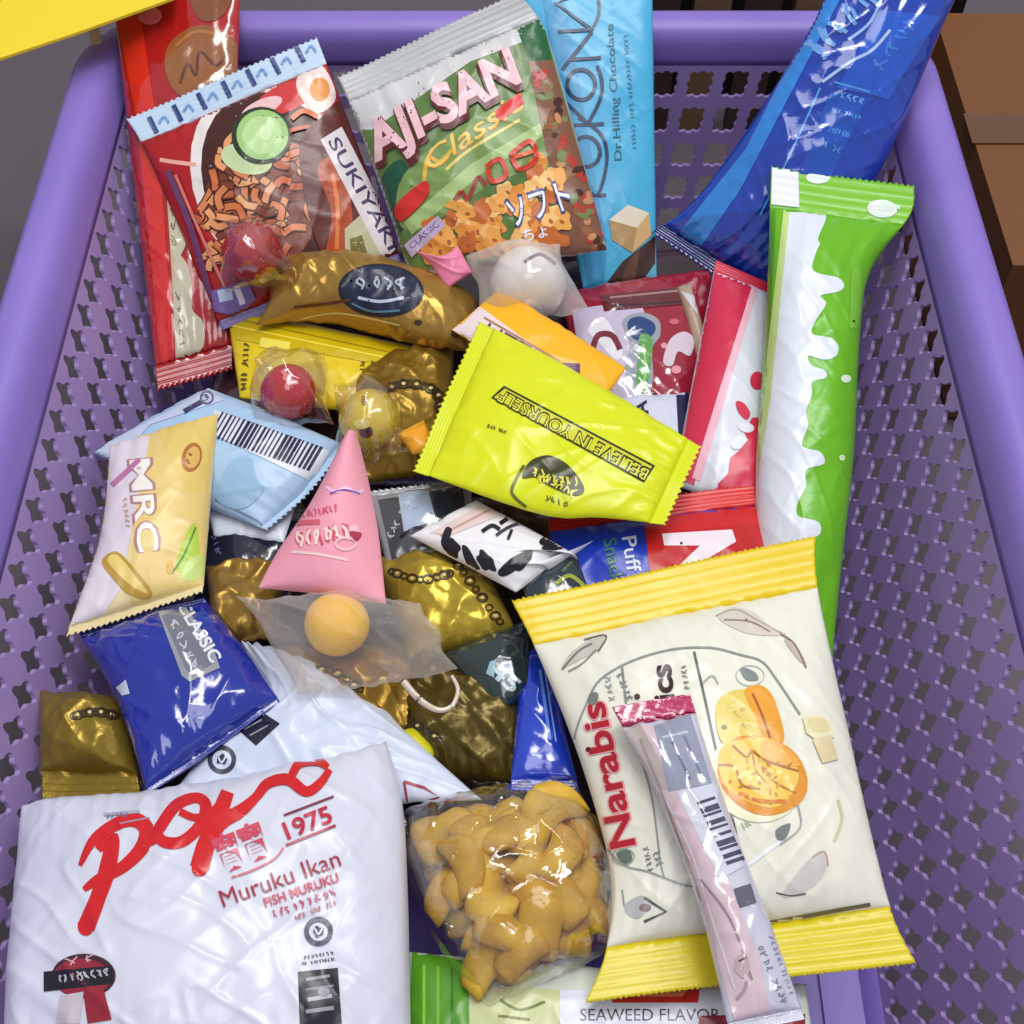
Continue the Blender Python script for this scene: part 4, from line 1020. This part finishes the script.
# cracker packet
CW = (232, 230, 212); YL = (226, 196, 8); LN = (140, 148, 142)
nb = [stroke([(588, 700), (600, 680), (630, 662), (670, 650), (710, 648), (740, 655), (762, 662), (778, 682), (800, 715)], 2.2, LN),
    stroke([(588, 700), (574, 740), (578, 790), (600, 830), (608, 850), (625, 866), (648, 872), (680, 884), (700, 888)], 2.0, (150, 156, 150)),
    stroke([(694, 652), (705, 700), (718, 760), (740, 850), (744, 868)], 2.4, (84, 92, 92), sm=False), stroke([(744, 868), (780, 842)], 3.5, (240, 242, 244), sm=False), stroke([(780, 845), (800, 828), (798, 806)], 1.6, (160, 165, 165)),
    stroke([(640, 755), (652, 800), (660, 860), (664, 878)], 1.8, LN),
    # wheat sketches
    poly([(562, 668), (572, 652), (590, 640), (604, 634), (598, 650), (580, 660)], (196, 192, 180), sm=True), stroke([(584, 640), (606, 636), (598, 652)], 1.8, (110, 110, 96)), stroke([(562, 670), (578, 652), (592, 644)], 2, (120, 116, 100)), stroke([(568, 672), (582, 664), (596, 650)], 1.5, (140, 136, 120)),
    poly([(718, 618), (730, 608), (752, 612), (772, 628), (786, 634), (768, 636), (742, 632)], (214, 204, 190), sm=True), stroke([(716, 616), (736, 610), (760, 622), (782, 634)], 1.4, (176, 160, 148)), stroke([(724, 620), (750, 622), (770, 632)], 1.6, (150, 130, 120)), poly([(784, 640), (796, 646), (806, 664), (798, 660)], (196, 180, 166), sm=True), stroke([(780, 634), (794, 644), (806, 668)], 1.8, (140, 120, 108)),
    poly([(782, 896), (800, 870), (818, 852), (828, 858), (820, 880), (800, 894)], (206, 202, 194), sm=True), stroke([(776, 893), (790, 896), (806, 894)], 1.6, (90, 100, 96)), stroke([(812, 858), (824, 852), (828, 866)], 2, (196, 160, 150)), stroke([(838, 800), (842, 820), (834, 842)], 3, (206, 200, 160)),
    poly([(625, 905), (640, 896), (652, 902), (640, 918), (628, 915)], (180, 180, 178), sm=True), stroke([(644, 898), (666, 912), (644, 922)], 3, (84, 92, 88), sm=False), stroke([(622, 890), (624, 906)], 1.5, LN), ell(645, 908, 6, 4, (130, 116, 110)),
    # logo
    text('Narabis', (636, 846), (604, 700), 27, (232, 160, 160), bold=.045, upv=(-26, 5)), text('Narabis', (635, 845), (603, 701), 25, (176, 26, 40), bold=.022, upv=(-24, 5)), ell(588, 750, 2.6, 2.6, (110, 20, 34)),
    text('ics', (674, 700), (670, 664), 18, (52, 26, 30), bold=.03, upv=(-20, 2)), ell(637, 697, 3, 3, (70, 50, 54)),
    stroke([(622, 668), (626, 704)], 2.4, (130, 134, 130)), scrib('baked', (634, 700), (622, 672), 7, (130, 134, 134)), scrib('rice', (616, 702), (610, 676), 7, (150, 154, 150)), scrib('tasty', (690, 690), (686, 664), 6, (130, 136, 128)), stroke([(702, 684), (712, 676), (718, 684)], 1.8, (170, 174, 168)),
    poly([(590, 694), (598, 694), (596, 704), (588, 704)], (120, 128, 120), sm=True), poly([(740, 668), (754, 672), (758, 680), (746, 680)], (130, 140, 138), sm=True), ring(750, 676, 14, 10, 1, (190, 194, 190)), poly([(776, 830), (790, 824), (786, 838), (778, 840)], (120, 128, 124), sm=True), poly([(616, 854), (628, 850), (632, 860), (624, 864)], (96, 112, 100), sm=True), ring(623, 857, 11, 8, 1.2, (150, 160, 150)),
    scrib('crisp', (654, 872), (648, 846), 6, (110, 118, 116)), scrib('25g', (664, 866), (660, 850), 8, (120, 130, 126)), scrib('70', (744, 832), (752, 826), 9, (170, 190, 150)),
    # biscuits
    ell(756, 778, 49, 44, (238, 232, 196), rot=25), poly([(716, 708), (726, 694), (746, 690), (760, 700), (764, 740), (740, 752), (720, 740)], (226, 204, 104), sm=True), poly([(744, 692), (760, 686), (774, 700), (784, 740), (766, 742), (754, 716)], (232, 160, 50), sm=True), stroke([(752, 694), (762, 716), (770, 740)], 2.5, (170, 92, 30)),
    ell(762, 776, 47, 38, (222, 146, 44), rot=28, wob=.02), ell(758, 772, 42, 33, (236, 196, 80), rot=28, wob=.05),
    stroke([(732, 746), (746, 758), (752, 752), (766, 762), (798, 772)], 2.6, (168, 100, 30)), stroke([(718, 766), (734, 768), (742, 786), (760, 790)], 2.6, (172, 108, 34)), stroke([(764, 768), (776, 784), (796, 794)], 2, (180, 116, 40)), stroke([(752, 752), (756, 772), (768, 786), (770, 796)], 2, (190, 130, 50)), stroke([(738, 794), (760, 802), (786, 802)], 4, (214, 120, 40)),
    poly([(762, 742), (784, 746), (800, 766), (782, 766), (764, 758)], (238, 170, 70), sm=True), ell(724, 728, 3, 2.5, (120, 110, 50)), ell(742, 710, 3, 2, (206, 170, 70)), ell(748, 775, 6, 4, (244, 216, 120)), ell(775, 778, 5, 4, (244, 210, 110)),
    [ell(762 + math.cos(i * 2.4) * (5 + i * .95), 776 + math.sin(i * 2.4) * (4 + i * .75), 2.2 + i % 3, 1.4 + i % 2, [(206, 150, 60), (246, 218, 130), (190, 118, 40), (232, 186, 90)][i % 4], rot=i * 40, n=10) for i in range(34)],
    [ell(732 + (i * 7) % 22, 706 + (i * 11) % 34, 1.8, 1.2, [(240, 220, 140), (196, 168, 80)][i % 2], n=8) for i in range(14)],
    poly([(802, 718), (818, 716), (830, 722), (834, 738), (818, 742), (806, 734)], (232, 226, 184)), poly([(812, 740), (830, 736), (838, 760), (822, 764)], (222, 206, 160)), poly([(808, 720), (824, 720), (828, 732), (812, 732)], (224, 210, 156), sm=True),
    stroke([(600, 955), (760, 925), (870, 905)], 4, (100, 96, 84))]
packet('cracker_packet', 'white packet with yellow ends, red lettering and a biscuit picture', 'snack packet',
       [(512, 602), (815, 537), (916, 962), (585, 1002)], [.030, .036, .022, .026], T=.020, seal=(.115, .14), col=CW, sealcol=(YL, (218, 200, 20)), art=nb, res=(130, 120), wr=.0011, right=[(818, 590), (850, 740), (888, 900)], left=[(536, 650), (580, 760), (610, 870), (606, 950)])

# clear stick packet
sk = [poly([(628, 730), (650, 724), (696, 800), (760, 960), (772, 1020), (735, 1024), (700, 900), (660, 790)], (214, 190, 196)), poly([(620, 728), (640, 724), (676, 790), (660, 790)], (190, 176, 168)),
    poly([(654, 726), (690, 714), (712, 784), (668, 792)], (150, 154, 172)), stroke([(662, 738), (688, 732)], 2.4, (190, 206, 206)), stroke([(672, 742), (690, 780)], 3, (110, 112, 136)), stroke([(684, 736), (702, 778)], 2, (120, 122, 146)),
    poly([(676, 792), (712, 784), (744, 866), (720, 880)], (208, 210, 222)), bars((696, 802), (728, 868), (18, -6), 10, (70, 72, 92), 8, .6),
    rect(745, 896, 18, 20, (96, 92, 108), rot=-18), stroke([(660, 790), (690, 850), (712, 920), (735, 990)], 2.5, (226, 214, 214)), stroke([(700, 880), (730, 920), (752, 980)], 2, (150, 130, 140)), stroke([(640, 740), (664, 800), (700, 900)], 2, (160, 150, 150)),
    scrib('keep cool', (756, 946), (782, 1006), 7, (120, 122, 140)), scrib('ingredients', (768, 936), (790, 996), 4.5, (140, 142, 160)), ell(742, 966, 8, 12, (190, 170, 170), wob=.1), stroke([(738, 962), (746, 958)], 2, (90, 70, 90)), stroke([(748, 975), (744, 990), (736, 1000)], 3, (170, 150, 160)),
    dict(poly([(600, 700), (700, 680), (700, 740), (600, 740)], (178, 28, 84)), on='seal0')]
packet('clear_stick_packet', 'slim pale stick packet with a magenta end lying on the white cracker packet', 'stick packet',
       [(612, 708), (690, 694), (806, 1018), (730, 1034)], [.056, .056, .050, .050], T=.010, seal=(.062, .03), col=(200, 200, 212), sealcol=((178, 28, 84), (206, 206, 218)), art=sk, res=(50, 130), wr=.0016, teeth=(0, 0), kind='gloss',
       left=[(626, 735), (660, 800), (700, 910)], right=[(704, 740), (742, 850)], crimp=.0002)

# ================================================================ LIGHT
w = bpy.data.worlds.new('World'); sc.world = w; w.use_nodes = True
bg = w.node_tree.nodes['Background']
bg.inputs['Color'].default_value = (0.88, 0.90, 1.0, 1); bg.inputs['Strength'].default_value = 0.42
def area(name, loc, target, size, power, col=(1, 1, 1), sy=None):
    l = bpy.data.lights.new(name, 'AREA'); l.shape = 'RECTANGLE'; l.size = size; l.size_y = sy or size; l.energy = power; l.color = col
    o = bpy.data.objects.new(name, l); COL.objects.link(o); o.location = loc
    o.rotation_euler = (Vector(target) - Vector(loc)).to_track_quat('-Z', 'Y').to_euler()
    return o
area('ceiling_lamp', (0.05, 0.45, 1.7), (0, 0, 0.1), 0.25, 9.6, (1, .98, .95), sy=1.0)
area('ceiling_lamp', (0.6, 0.2, 1.8), (0, 0, 0.1), 0.25, 11, (.96, .98, 1), sy=1.0)
area('ceiling_lamp', (0.0, -0.5, 1.9), (0, 0, 0.1), 0.8, 7, (.97, .97, 1))

sc.view_settings.view_transform = 'Standard'
sc.view_settings.look = 'None'
sc.view_settings.exposure = 0
sc.view_settings.gamma = 1
sc.render.engine = 'CYCLES'
sc.cycles.transparent_max_bounces = 16
sc.cycles.max_bounces = 8
sc.render.filter_size = 2.5
